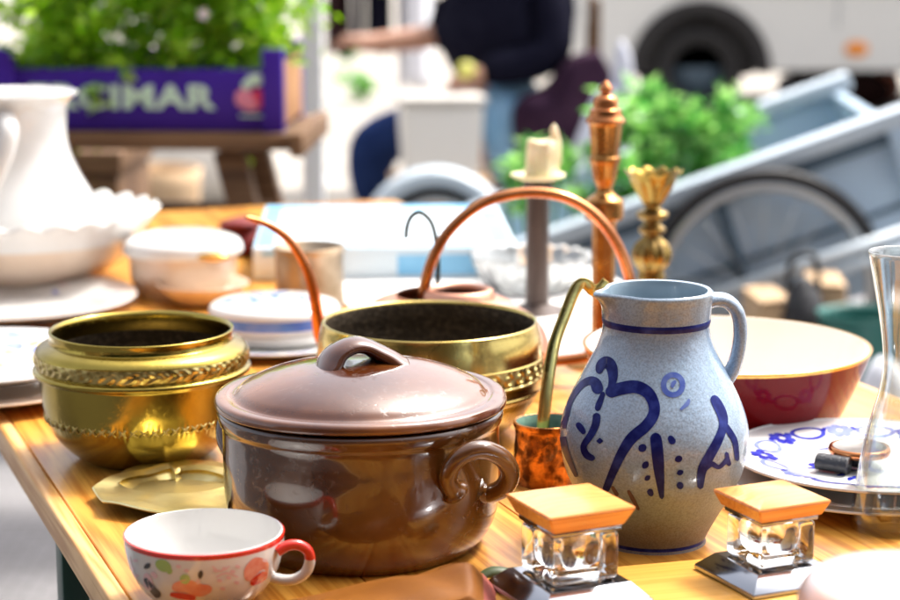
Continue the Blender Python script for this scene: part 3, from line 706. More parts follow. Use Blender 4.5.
# left stack and painted plates
def spray(br, bm, c, n, spread, cols, seed, s=1.0):
    q = random.Random(seed)
    for j in range(n):
        a = q.uniform(0, 6.28); r = spread*math.sqrt(q.random()); x, y = c[0]+r*math.cos(a), c[1]+r*math.sin(a); b = q.uniform(0, 6.28); l = q.uniform(.008,.016)*s
        br.stroke(bm, [(x,y),(x+l*.5*math.cos(b),y+l*.5*math.sin(b)),(x+l*math.cos(b+.4),y+l*math.sin(b+.4))], [.003*s,q.uniform(.005,.01)*s,.002*s], q.choice(cols))
C = T(8, 311); bm = plate(C, .172, .020, None); br = Brush(bm, True, .0003)
for a in (0,1.0,2.1,3.2,4.2,5.2): spray(br, bm, (C.x+.125*math.cos(a+.25), C.y+.125*math.sin(a+.25)), 6, .02, [1,1,2], int(a*9), 1.1)
tag(build('floral_plate', bm, [M['china'], M['chinapale'], M['pinkpaint']], None, origin=tuple(C)), 'wide white plate with faint blue posies, in front of the wash basin', 'plate')
C = Vector((-.522, 2.20, TZ)); bm = plate(C, .152, .017, None)
tag(build('cream_plate', bm, M['cream'], None, origin=tuple(C)), 'plain cream plate at the bottom of the stack left of the brass bowl', 'plate')
C2 = C+Vector((.002,.004,.0215)); bm = plate(C2, .146, .019, None); br = Brush(bm, True, .0003)
for a in range(8): spray(br, bm, (C2.x+.1*math.cos(a*.785), C2.y+.1*math.sin(a*.785)), 9, .032, [1,1,2,3], a, 1.7)
spray(br, bm, (C2.x, C2.y), 14, .05, [1,2,2,3], 55, 1.8)
tag(build('painted_plate', bm, [M['china'], M['tealpaint'], M['yellowpaint'], M['chinapale']], None, origin=tuple(C2)), 'plate painted in teal and yellow, on top of the stack left of the brass bowl', 'plate')

# ------------------------------------------------------------------ tea cup
C = T(206, 603)
t = thing('teacup', 'white porcelain teacup with red rim, red handle and small painted figures', 'teacup', C)
o = pprof(C, [(605,36),(606,39),(602,40),(598,46),(585,62),(565,74),(548,78.5),(536,80),(532.5,80.5)]); o = cr(o, 6); rim = o[-1]; no = len(o)+1
zr_ = rim[1]
prof = [(0,.003)]+o+[(rim[0]-.0003,rim[1]+.001),(rim[0]-.0015,rim[1]+.0014),(rim[0]-.0026,rim[1]+.0005)]+[(p[0]-.003, p[1]+.002) for p in reversed(o[12:-2])]+[(.02,.008),(0,.0075)]
zred = pprof(C, [(537,1)])[0][1]
bm = NB(); lathe(bm, prof, C, 120, matf=lambda i: 1 if (i < no+1 and prof[i][1] > zred) else 0)
br = Brush(bm)
def dab(p, w, mi): br.stroke(bm, p, [x*(1.3 if mi != 3 else 1.1) for x in w], mi)
# figures: 1 red, 2 salmon, 3 pink, 4 green, 5 black
dab([(146,564),(149,568)], [7,7], 5); dab([(146,573),(148,580),(150,590)], [4,8,9], 3); dab([(145,578),(152,588),(160,597)], [3,5,6], 5)
dab([(156,562),(164,566),(171,570)], [6,9,5], 4); dab([(168,570),(172,573)], [5,4], 4); dab([(152,572),(157,578)], [4,4], 3)
dab([(198,574),(203,575)], [8,9], 5); dab([(196,582),(200,581)], [5,5], 3); dab([(180,578),(190,580)], [7,8], 4); dab([(172,588),(186,586),(200,590),(212,588)], [6,10,10,5], 2); dab([(170,594),(182,596),(196,598)], [3,5,4], 1)
dab([(246,580),(253,572),(262,566),(268,563)], [7,15,17,8], 2); dab([(250,584),(260,578),(266,572)], [4,7,5], 1)
for x, y in ((215,570),(224,568),(232,571),(228,577),(219,580),(237,566),(264,560),(178,566),(186,570),(135,560),(132,568),(140,585),(136,575),(222,588),(236,582)): dab([(x-2,y),(x+3,y+1)], [2.5,3], 3)
for p in ([(212,566),(220,571),(230,566)], [(216,577),(226,573),(238,577)], [(130,556),(133,571),(139,584)]): dab(p, [1.2,1.6,1.2], 3)
build('bowl', bm, [M['china'], M['red'], M['salmon'], M['pinkpaint'], M['leafpaint'], M['blackpaint']], t, True)
bm = NB(); hp = [(277,552),(287,546),(298,545),(307,550),(310,560),(306,572),(296,579),(284,580),(270,577)]
path = cr([tuple(W(x, y, C.y-.022+.002*i)) for i, (x, y) in enumerate(hp)], 6); n = len(path)
tube(bm, path, .0042, 14, flat=(1,1.0))
for f in bm.faces:
    k = f.calc_center_median(); 
    if k.z > W(300, 562, C.y-.02).z: f.material_index = 1
build('handle', bm, [M['china'], M['red']], t, True)

# ------------------------------------------------------------------ leaf shaped brass ashtray
oc = [(93,488),(110,479),(128,471),(150,468),(168,466),(174,469.5),(180,466),(205,468),(232,471),(256,477),(262,486),(252,498),(228,508),(205,512),(180,511.5),(160,510.5),(130,507),(103,503),(99,496)]
Cc = T(180, 488, TZ); t = thing('brass_ashtray', 'flat yellow brass dish with six pointed folded rim, between the cup and the brass bowl', 'ashtray', Cc)
bm = NB(); rings = []
outl = []
for i in range(len(oc)):
    a, b = oc[i], oc[(i+1) % len(oc)]
    for k in range(3): outl.append((a[0]+(b[0]-a[0])*k/3, a[1]+(b[1]-a[1])*k/3))
for k, (s, z) in enumerate(((1.0,.011),(1.012,.0125),(1.0,.0138),(.96,.0135),(.78,.0105),(.70,.0105),(.66,.0115),(.62,.008),(.55,.0035),(.3,.003))):
    row = []
    for i, (x, y) in enumerate(outl):
        P = T(x, y, TZ+.0125); d = P-Cc; d.z = 0
        if .5 < s < .72: # the round well
            l = .058*s/.66; d2 = d.normalized()*l; d = d2 if s < .68 else (d*s*.5+d2*.5)
        elif s <= .55: d = d.normalized()*.05*s/.55
        else: d = d*s
        w = .0018*math.sin(i*PI*2*6/len(outl)) if s > .75 else 0
        row.append(bm.verts.new(Cc+d+Vector((0,0,z+w))))
    rings.append(row)
under = [bm.verts.new(Cc+(v.co-Cc)*.55+Vector((0,0,-(v.co.z-Cc.z)*.55+.0005))) for v in rings[0]]
rings.insert(0, under)
for A, B in zip(rings, rings[1:]):
    n = len(A)
    for k in range(n): bm.faces.new((A[k], A[(k+1)%n], B[(k+1)%n], B[k]))
bm.faces.new(rings[-1]); bm.faces.new(rings[0][::-1])
bmesh.ops.recalc_face_normals(bm, faces=bm.faces[:])
build('dish', bm, M['brasspale'], t, True, sharp=30)

# ------------------------------------------------------------------ desk board with two glass inkwells
lc = T(570, 500, .84); rc_ = T(772, 484, .84)
IA = R(25); IR = Matrix.Rotation(IA, 3, 'Z')
mid = (lc+rc_)/2; BR = Matrix.Rotation(math.atan2(rc_.y-lc.y, rc_.x-lc.x), 3, 'Z')
t = thing('desk_board', 'ochre wooden desk stand with pale edge, carrying both glass inkwells', 'board', (mid.x, mid.y, TZ), math.atan2(rc_.y-lc.y, rc_.x-lc.x))
bm = NB(); box(bm, (-.002,-.004,.0078), (.285,.125,.0136), bev=.0025); build('top', bm, M['board'], t)
bm = NB(); box(bm, (-.002,-.0675,.0075), (.285,.0018,.0145), bev=.0004); build('edge_strip', bm, M['china'], t)
for i, (c, sc) in enumerate(((lc, 1.0), (rc_, .9))):
    c0 = Vector((c.x, c.y, TZ+.0152))
    sc_ = sc; t = thing('inkwell', ('square glass inkwell with flat wooden lid, between the lidded pot and the jug' if i == 0 else 'square glass inkwell with flat wooden lid, in front of the blue flowered plate'), 'inkwell', c0, IA, 'pair of glass inkwells'); t.scale = (sc,)*3
    I3 = Matrix.Identity(3)
    bm = NB(); frustum(bm, (0,0,0), I3, [(.047,.047,0),(.047,.047,.004),(.034,.034,.0165),(.031,.031,.0165)]); 
    bmesh.ops.bevel(bm, geom=bm.edges[:], offset=.0006, segments=1, affect='EDGES'); build('metal_base', bm, M['chrome'], t)
    bm = NB(); g0 = .0168
    box(bm, (0,0,g0+.0195), (.056,.056,.038), bev=.0045, bseg=3)
    pr = [(0,.010),(.012,.010),(.0185,.013),(.0205,.020),(.0205,.033),(.0195,.0365),(0,.0365)]
    rows = lathe(bm, [(r, z+g0) for r, z in pr], (0,0,0), 40)
    # the cavity's faces look inwards
    build('glass_body', bm, M['glass'], t)
    bm = NB(); frustum(bm, (0,0,0), I3, [(.0285,.0285,g0+.0392),(.0285,.0285,g0+.0432)]); build('collar', bm, M['chrome'], t)
    bm = NB(); lz = g0+.0434
    if i == 0: frustum(bm, (0,0,0), I3, [(.030,.030,lz),(.0365,.0365,lz+.0135),(.036,.036,lz+.0145),(.018,.018,lz+.0165)])
    else: frustum(bm, (0,0,0), I3, [(.031,.031,lz),(.0365,.0365,lz+.0125),(.036,.036,lz+.0135),(.019,.019,lz+.0185)])
    bmesh.ops.bevel(bm, geom=bm.edges[:], offset=.0009, segments=2, affect='EDGES'); build('lid', bm, M['lidwood'], t)

# ------------------------------------------------------------------ folded orange silk scarf in the foreground
a0 = T(208, 606, TZ+.02); a1 = T(452, 572, TZ+.03)
bm = NB(); nx, ny = 60, 26; grid = []
dx = Vector((1, .03, 0)).normalized(); dy = Vector((0, -1, 0))
A = Vector((-.185, 1.462, TZ)); L_ = .225
for i in range(nx+1):
    u = i/nx; row = []
    for j in range(ny+1):
        v = j/ny
        edge = min(u, 1-u, v, 1-v)
        h = (.009+.033*(u**1.2)*(1-.25*max(0,u-.9)*10))*min(1, (edge*9))**.6 + (.0035*math.sin(u*6+v*9+math.sin(v*7))+.0016*math.sin(u*19-v*11+1.5*math.sin(u*8)))*min(1, edge*8)
        x = A + dx*(u*L_) + dy*(v*.13*(1-.12*u) - .024*u + .006*math.sin(u*9)*(v<.2))
        row.append(bm.verts.new((x.x, x.y, TZ+.0012+max(0, h))))
    grid.append(row)
for i in range(nx):
    for j in range(ny):
        f = bm.faces.new((grid[i][j], grid[i][j+1], grid[i+1][j+1], grid[i+1][j])); u = i/nx; v = j/ny
        f.material_index = 1 if u > .93 else 0
bmesh.ops.solidify(bm, geom=bm.faces[:], thickness=.001)
tag(build('silk_scarf', bm, [M['silk'], M['silkpink']], None, origin=tuple(A)), 'folded orange silk scarf with a pink hem, lying in front of the lidded pot', 'scarf')
P = T(500, 575, TZ+.012)
bm = NB(); tube(bm, cr([tuple(P+Vector(v)) for v in ((-.014,.0,-.003),(-.006,.002,.001),(.004,.003,.0),(.014,.006,-.004),(.02,.008,-.006))],5), .006, 12, flat=(.8,1.1))
tag(build('bottle_stopper', bm, M['silkgreen'], None, origin=tuple(P)), 'small dark green stopper lying between the scarf and the inkwell', 'stopper')

# ------------------------------------------------------------------ glass vase and opaline bowl at the right
C = T(893, 527)
pt = [(529,34),(530,39),(527,42),(515,42.5),(492,40),(465,36.5),(440,32),(415,26),(395,20.5),(372,17),(350,17.5),(320,22),(285,29),(252,36)]
o = cr(pprof(C, pt), 5); H = o[-1][1]
inn = [(max(.002, p[0]-.0016), max(p[1], .005)+.0003) for p in reversed(o) if p[1] > .004]
prof = [(0,.002)]+o+[(o[-1][0]-.0008, H+.0008)]+inn+[(0, .005)]
bm = NB(); lathe(bm, prof, C, 72)
def thin_glass(name, col, k):
    m = bpy.data.materials.new(name); m.use_nodes = True; nt = m.node_tree; nt.nodes.remove(nt.nodes['Principled BSDF']); out = nt.nodes['Material Output']
    a = nn(nt, 'ShaderNodeBsdfTransparent'); a.inputs[0].default_value = (*col, 1); g = nn(nt, 'ShaderNodeBsdfGlossy'); g.inputs['Roughness'].default_value = .03
    lw = nn(nt, 'ShaderNodeLayerWeight'); lw.inputs['Blend'].default_value = .35; mr = nn(nt, 'ShaderNodeMapRange'); mr.inputs['To Min'].default_value = .07; mr.inputs['To Max'].default_value = k
    nt.links.new(lw.outputs['Facing'], mr.inputs['Value']); mx = nn(nt, 'ShaderNodeMixShader'); nt.links.new(mr.outputs[0], mx.inputs[0]); nt.links.new(a.outputs[0], mx.inputs[1]); nt.links.new(g.outputs[0], mx.inputs[2]); nt.links.new(mx.outputs[0], out.inputs['Surface'])
    return m
M['thinglass'] = thin_glass('thin_blown_glass', (.93,.95,.94), .85)
tag(build('glass_vase', bm, M['thinglass'], None, origin=tuple(C)), 'slender clear glass vase with flared top and thick bulging foot, at the right edge', 'vase')
C = Vector((.287, 1.20, TZ)); mp_ = mpp(C+Vector((0,0,.1)))
pt = [(0,.004),(.032,.003),(.034,0),(.036,.002),(.044,.02),(.055,.045),(.067,.075),(.071,.098),(.067,.112),(.057,.118),(.03,.1205),(0,.121)]
bm = NB(); lathe(bm, [pt[0]]+cr(pt[1:],5), C, 72)
tag(build('opaline_jar', bm, M['frost'], None, origin=tuple(C)), 'pale pink opaline glass jar with rounded top, blurred in the right foreground corner', 'jar')

# ------------------------------------------------------------------ far end of the table: white china, mug, box
C = T(22, 281)
t = thing('wash_basin', 'large cream wash basin tinted with table bounce, with scalloped white rim, holding the tall white pitcher', 'basin', C)
o = pprof(C, [(283,58),(284,62),(281,64),(274,78),(258,103),(242,117),(234,122)]); o = cr(o, 5); no = len(o)+1
lipz = pprof(C, [(230,124),(222,129),(214,134),(212,133)])
prof = [(0,.004)]+o+lipz+[(p[0]-.006, p[1]+.001) for p in reversed(lipz[:-1])]+[(p[0]-.006, p[1]+.004) for p in reversed(o[8:])]+[(0,.012)]
z0 = o[-1][1]; z1 = lipz[-1][1]
bm = NB(); lathe(bm, prof, C, 144, dr=lambda th,i,r,z: ((.009*abs(math.sin(th*13))*(max(0,z-z0+.004)/(z1-z0)), .009*abs(math.sin(th*13))*(max(0,z-z0)/(z1-z0))) if z > z0-.004 else (0,0)), matf=lambda i: 1 if i < no-2 else 0)
build('bowl', bm, [M['china'], M['cream']], t, True)  # the table's warm bounce is put into the outside colour
Cp = C+Vector((0,0,.0135)); Cp.x = T(17,281).x
t = thing('white_pitcher', 'tall plain white china pitcher, standing in the scalloped wash basin', 'pitcher', Cp)
o = pprof(Cp, [(276,52),(277,56),(272,60),(255,78),(235,86),(215,86),(195,78),(175,67),(155,58.5),(138,55),(120,55),(105,57),(98,61),(93.5,67),(92,68)]); o = cr(o,5); rim = o[-1]
prof = [(0,.003)]+o+[(rim[0]-.002,rim[1]+.001),(rim[0]-.006,rim[1]-.003)]+[(p[0]-.005,p[1]) for p in reversed(o[6:-8])]+[(0,.012)]
bm = NB(); lathe(bm, prof, Cp, 96); build('body', bm, M['china'], t, True)
bm = NB(); yy = Cp.y-.085
path = cr([tuple(W(x,y,Cp.y-dy)) for x, y, dy in ((0,112,.06),(6,118,.085),(9,130,.105),(6,148,.115),(-2,170,.12),(-12,195,.115),(-18,215,.1))],6)
tube(bm, path, .011, 14, flat=(.8,1.2)); build('handle', bm, M['china'], t, True)

C = T(184, 293)
t = thing('lidded_dish', 'round white lidded dish with cream sides, right of the wash basin', 'dish', C)
o = pprof(C, [(294,40),(295,44),(290,47),(278,52),(262,53.5),(252,54)]); o = cr(o,5)
bm = NB(); lathe(bm, [(0,.003)]+o+[(o[-1][0]-.004,o[-1][1]),(.04,.02),(0,.01)], C, 96); build('body', bm, M['cream'], t, True)
o = pprof(C, [(252.5,50),(252,58.5),(249,60),(245,59.5),(240,57),(236,50),(232,36),(230.5,20),(230,0)]); bm = NB(); lathe(bm, [(0,o[0][1])]+cr(o,4), C, 96); build('lid', bm, M['china'], t, True)
bm = NB(); P = W(213,257,C.y-.088); blob(bm, P, (.022,.012,.007), 3); build('handle', bm, M['gilt'], t, True)
C = T(203, 303); bm = NB(); lathe(bm, [(0,.003),(.035,.002),(.038,0),(.045,.006),(.058,.02),(.064,.028),(.0635,.0295),(.06,.028),(.042,.009),(0,.007)], C, 72)
tag(build('cream_dish', bm, M['cream'], None, origin=tuple(C)), 'shallow cream china saucer in front of the round lidded dish', 'saucer')

C = T(275, 347)
t = thing('porcelain_jar', 'flat white porcelain jar whose lid has a broad blue band, left of the kettle spout', 'jar', C)
bm = plate(C, .112, .012, None); br = Brush(bm, True, .0003)
for k in range(14):
    a = 2*PI*k/14; br.stroke(bm, [(C.x+.1*math.cos(a), C.y+.1*math.sin(a)), (C.x+.103*math.cos(a+.15), C.y+.103*math.sin(a+.15)), (C.x+.094*math.cos(a+.36), C.y+.094*math.sin(a+.36))], [.002,.0035,.002], 1)
build('saucer', bm, [M['china'], M['chinapale']], t, True)
o = pprof(C, [(338,52),(337,57),(332,60),(326,61.5)]); bm = NB(); lathe(bm, [(0,o[0][1])]+cr(o,4)+[(.05,o[-1][1]),(0,o[-1][1])], C, 96); build('body', bm, M['china'], t, True)
o = pprof(C, [(325,60),(324,65.5),(319,66),(317,66),(310,66),(306,65),(302,61),(299.5,50),(298,25),(297.5,0)]); pr = [(0,o[0][1])]+cr(o,4)
zb3 = pprof(C, [(321.5,1),(311,1)]); bm = NB(); lathe(bm, pr, C, 96, matf=lambda i: 1 if zb3[0][1] < pr[i][1] < zb3[1][1] and pr[i][0] > .06 else 0)
br = Brush(bm, True, .0003); spray(br, bm, (C.x, C.y), 26, .055, [2,2,1], 4, 1.3)
build('lid', bm, [M['china'], M['bandblue'], M['chinapale']], t, True)

C = T(310, 306)
t = thing('pewter_mug', 'dull pewter beaker with rolled rim, behind the kettle spout', 'beaker', C)
o = pprof(C, [(307,33),(308,35),(303,35),(280,34),(252,34.5),(249,36),(246,36.5)]); o = cr(o,4); rim = o[-1]
bm = NB(); lathe(bm, [(0,.003)]+o+[(rim[0]-.002,rim[1]+.001),(rim[0]-.004,rim[1]),(rim[0]-.005,.02),(0,.012)], C, 72); build('body', bm, M['pewter'], t, True)

# white cloth under the candlesticks and glass
bm = NB(); cx, cy = .09, 2.66; n1, n2 = 44, 50; g = []
for i in range(n1+1):
    row = []
    for j in range(n2+1):
        x = (i/n1-.5)*.42; y = (j/n2-.5)*.62
        row.append(bm.verts.new(Vector((cx,cy,TZ+.0006))+Matrix.Rotation(R(14),3,'Z')@Vector((x,y,.0004+.0006*(math.sin(x*40+y*20)+1)))))
    g.append(row)
for i in range(n1):
    for j in range(n2): bm.faces.new((g[i][j],g[i+1][j],g[i+1][j+1],g[i][j+1]))
tag(build('white_cloth', bm, M['linen'], None, origin=(cx,cy,TZ)), 'white linen cloth spread flat under the candlesticks and the glass bowl', 'cloth')

# pressed glass bowl
C = T(531, 289)+Vector((0,0,.0022)); o = pprof(C, [(290,34),(291,37),(288,38),(278,48),(264,57),(254,60)]); o = cr(o,5); rim = o[-1]
prof = [(0,.003)]+o+[(rim[0]-.001,rim[1]+.001),(rim[0]-.004,rim[1])]+[(p[0]-.005,p[1]+.003) for p in reversed(o[6:-2])]+[(0,.012)]
bm = NB(); lathe(bm, prof, C, 120, dr=lambda th,i,r,z: (.0018*math.cos(th*20)*(r>.06)*(i<len(o)+1), .002*math.cos(th*20)*(z>rim[1]-.004)))
tag(build('glass_bowl', bm, M['pressed'], None, origin=tuple(C)), 'ribbed pressed glass bowl, behind the dark candlestick', 'bowl')

# blue and white flat box
q = [T(262,250,.80), T(532,248,.80), T(480,201,.80), T(262,203,.80)]
ctr = sum(q, Vector())/4; ctr.z = TZ
bang = math.atan2((q[1]-q[0]).y, (q[1]-q[0]).x)
t = thing('card_box', 'flat white and sky blue cardboard box, at the far end of the table', 'box', ctr, bang)
wx, wy = .385, .44
bm = NB(); box(bm, (0,0,.0245), (wx,wy,.048), bev=.002); build('carton', bm, M['boxwhite'], t)
bm = NB()
for c, s in (((.075,-wy/2-.0004,.022),(.115,.0008,.03)), ((-.13,-wy/2-.0004,.04),(.10,.0008,.006)), ((-wx/2-.0004,-.05,.024),(.0008,.3,.03)), ((0,wy/2-.03,.0489),(wx-.01,.045,.0008)), ((-wx/2+.016,0,.0487),(.026,wy-.02,.0006)), ((wx/2-.02,-.02,.0487),(.03,wy-.1,.0006)), ((0,-wy/2+.018,.0485),(wx-.09,.03,.0004))): box(bm, c, s)
build('printed_panel', bm, M['boxblue'], t)
# folded red and blue cloth beside it
P = T(247, 262); P.y += .02
bm = NB(); blob(bm, P+Vector((-.012,.09,.022)), (.045,.08,.024), 3, 0, .16, 3); blob(bm, P+Vector((-.015,.07,.048)), (.03,.05,.010), 3, 0, .2, 8)
tag(build('folded_cloth', bm, [M['redcloth'], M['bluecloth']], None, origin=tuple(P)), 'crumpled dark red and slate cloth left of the blue box', 'cloth')

# ------------------------------------------------------------------ background: bench with the seedling crate
def leaf(bm, p, d, up, l, w, mi):
    d = d.normalized(); s = d.cross(up)
    if s.length < 1e-3: s = d.cross(Vector((1,0,0)))
    s.normalize(); n = s.cross(d)
    a = bm.verts.new(p); b = bm.verts.new(p+d*l*.45+s*w*.5+n*w*.12); c = bm.verts.new(p+d*l-n*l*.12); e = bm.verts.new(p+d*l*.45-s*w*.5+n*w*.12); m_ = bm.verts.new(p+d*l*.5-n*w*.06)
    for q_ in ((a,b,m_),(b,c,m_),(c,e,m_),(e,a,m_)): bm.faces.new(q_).material_index = mi
def foliage(bm, c, s, n, size, seed, mis=(0,1), clumps=14):
    q_ = random.Random(seed); cl = []
    for _ in range(clumps):
        v = Vector((q_.gauss(0,.5), q_.gauss(0,.5), q_.gauss(0,.45))); cl.append((v, q_.uniform(.14,.34), q_.random()))
    for _ in range(n):
        v, r, tone = q_.choice(cl); o = Vector((q_.gauss(0,1), q_.gauss(0,1), q_.gauss(0,.8)))*r*.7
        p = Vector(c)+Vector(((v+o).x*s[0], (v+o).y*s[1], (v+o).z*s[2]))
        d = (o+Vector((q_.gauss(0,.5), q_.gauss(0,.5), q_.gauss(.2,.5))))
        leaf(bm, p, d if d.length > .01 else Vector((0,0,1)), Vector((q_.gauss(0,.5), q_.gauss(0,.5), 1)), size*q_.uniform(.6,1.25), size*q_.uniform(.45,.8), mis[0] if q_.random() < .35+.4*tone else mis[1])

KA = R(-3)
K0 = W(285, 131, 4.15)                       # the crate's near right bottom corner
crx, cry, crh = .60, .30, .15
t = thing('plant_crate', 'violet blue produce crate printed with mint lettering and a red fruit, full of seedlings', 'crate', K0, KA)
# local frame: x to the left is negative; the crate spans x -crx..0, y 0..cry
bm = NB(); box(bm, (-crx/2, .006, crh*.5-.012), (crx, .012, crh-.024), bev=.002); box(bm, (-crx/2, cry-.006, crh*.5), (crx, .012, crh), bev=.002)
box(bm, (-crx+.006, cry/2, crh/2), (.0118, cry-.026, crh*.8), bev=.002); box(bm, (-crx/2, cry/2, .005), (crx-.026, cry-.026, .009))
build('panels', bm, M['crateblue'], t)
bm = NB(); box(bm, (-.006, cry/2, crh/2), (.0118, cry-.026, crh*.85), bev=.002); build('side_panel', bm, M['cardboard'], t, label='orange brown end panel')
for x in (-.022, -crx+.022):
    for y in (-.003, cry+.003):
        bm = NB(); box(bm, (x, y, crh/2+.008), (.044, .03, crh+.02), bev=.003); build('corner_post', bm, M['crateblue'], t)
def text(name, s, size, loc, m, parent, depth=.0012, off=.006, rot=(PI/2,0,0), width=None):
    cu = bpy.data.curves.new(name, 'FONT'); cu.body = s; cu.size = size; cu.extrude = depth; cu.offset = off; cu.space_character = 1.06
    o = bpy.data.objects.new('tmp', cu); COL.objects.link(o); dg = bpy.context.evaluated_depsgraph_get(); dg.update()
    me = bpy.data.meshes.new_from_object(o.evaluated_get(dg)); bpy.data.objects.remove(o)
    x0 = min(v.co.x for v in me.vertices); x1 = max(v.co.x for v in me.vertices); sx = width/(x1-x0)
    me.transform(Matrix.Translation((-x0,0,0)))
    me.transform(Matrix.Translation(Vector(loc)) @ Euler(rot).to_matrix().to_4x4() @ Matrix.Diagonal((sx,1,1,1)))
    me.materials.clear(); me.materials.append(m); r = bpy.data.objects.new(name, me); COL.objects.link(r); r.parent = parent; return r
text('lettering', 'ERCIMAR', .067, (-.529, -.0018, .046), M['mint'], t, off=.0022, width=.387)
bm = NB()
for c, s, mi in (((-.083,-.0022,.067),(.020,.0022,.021),0), ((-.054,-.0024,.066),(.019,.0022,.021),1), ((-.070,-.0026,.058),(.022,.0022,.018),0), ((-.058,-.0022,.105),(.021,.002,.013),2), ((-.078,-.0024,.094),(.010,.002,.010),2)): blob(bm, c, s, 2, mi)
box(bm, (-.068,-.0014,.031), (.05,.002,.004), 2)
build('fruit_print', bm, [M['cherrypink'], M['cherry'], M['mint']], t)
inv = Matrix.Translation(K0) @ Matrix.Rotation(KA, 4, 'Z')
bm = NB()
for k in range(5):
    for j in range(3):
        c = inv @ Vector((-crx+.06+.118*k+.02*rnd.uniform(-1,1), .08+.09*j, .24+.05*rnd.random()+.03*j))
        foliage(bm, c, (.15,.085,.24), 520, .036, k*7+j, (0,1), 12)
for k in range(80):
    c = inv @ Vector((rnd.uniform(-crx-.05,.02), rnd.uniform(-.03,.2), rnd.uniform(.2,.5)))
    if rnd.random() < .16:
        for a in range(5): leaf(bm, c, Vector((math.cos(a*1.257), -.3, math.sin(a*1.257))), Vector((0,-1,0)), .015, .012, 2)
for f in bm.faces: f.smooth = False
tag(build('seedlings', bm, [M['leafA'], M['leafB'], M['petal']], None, origin=tuple(K0), smooth=False), 'mass of bright green seedlings with a few white flowers growing out of the blue crate', 'seedlings', kind='stuff')
# bench
B0 = K0.copy(); B0.z = 0; bz = K0.z
t = thing('wooden_bench', 'weathered brown timber trestle bench carrying the blue plant crate', 'bench', B0, KA)
bm = NB(); box(bm, (-.535, .17, bz-.0195), (1.10, .42, .034), bev=.004); build('top_board', bm, M['bench'], t)
bm = NB(); box(bm, (.031, .17, bz-.022), (.028, .48, .05), bev=.004); build('end_rail', bm, M['bench'], t)
for x in (-.12, -.80):
    for y, s in ((.02, -1), (.32, 1)):
        bm = NB(); tilt = R(14)*(1 if x > -.5 else -1)
        box(bm, (x+math.tan(tilt)*(bz-.04)*.5, y, (bz-.04)/2), (.062, .05, (bz-.04)/math.cos(tilt)), rot=Matrix.Rotation(-tilt, 3, 'Y').inverted() if False else Matrix.Rotation(-tilt,3,'Y'), bev=.004); build('leg', bm, M['bench'], t)
bm = NB(); box(bm, (-.46, .22, .635), (.80, .03, .05), bev=.004); build('stretcher', bm, M['bench'], t)
bm = NB(); box(bm, (-.58, .05, bz-.12), (.26, .03, .165), bev=.004); build('apron', bm, M['bench'], t)

P = W(150, 168, 6.3); bm = NB(); 
lathe(bm, [(0,.02),(.10,.02),(.11,0),(.125,.02),(.15,P.z-.12),(.155,P.z-.05),(.16,P.z),(.15,P.z),(.14,P.z-.06),(.11,.04),(0,.04)], (P.x,P.y,0), 48, dr=lambda th,i,r,z: (.004*math.sin(th*20+i*PI) if r > .05 else 0, 0))
tag(build('wicker_basket', bm, M['tan'], None, origin=(P.x,P.y,0)), 'tan wicker basket on the ground under the brown bench', 'basket')
P = W(95, 185, 5.0); t = thing('dark_chest', 'dark brown wooden chest on the ground under the bench, behind the white pitcher', 'chest', (P.x,P.y,0), R(-4))
hz_ = zat(142, 5.0); bm = NB(); box(bm, (0,0,hz_/2-.03), (.20,.34,hz_-.06), bev=.006); build('body', bm, M['bench'], t)
bm = NB(); box(bm, (0,0,hz_-.03), (.22,.36,.055), bev=.008); build('lid', bm, M['bench'], t)
P = T(205, 196, 0); bm = NB(); blob(bm, (P.x,P.y-.4,.20), (.34,.26,.22), 4, 0, .10, 15)
tag(build('pale_sack', bm, M['sack'], None, origin=(P.x,P.y-.4,0)), 'bulging pale sack on the ground seen beneath the brown bench', 'sack')
# tent pole
P = W(313, 100, 5.3); P.z = .05 if P.y > 6.9 else 0
t = thing('tent_pole', 'white tent pole rising from the ground right of the blue crate', 'pole', P)
bm = NB(); box(bm, (0,0,1.3), (.055,.055,2.6), bev=.006); build('post', bm, M['poleM'], t)
bm = NB(); box(bm, (0,0,.006), (.16,.16,.012), bev=.003); build('foot_plate', bm, M['poleM'], t)

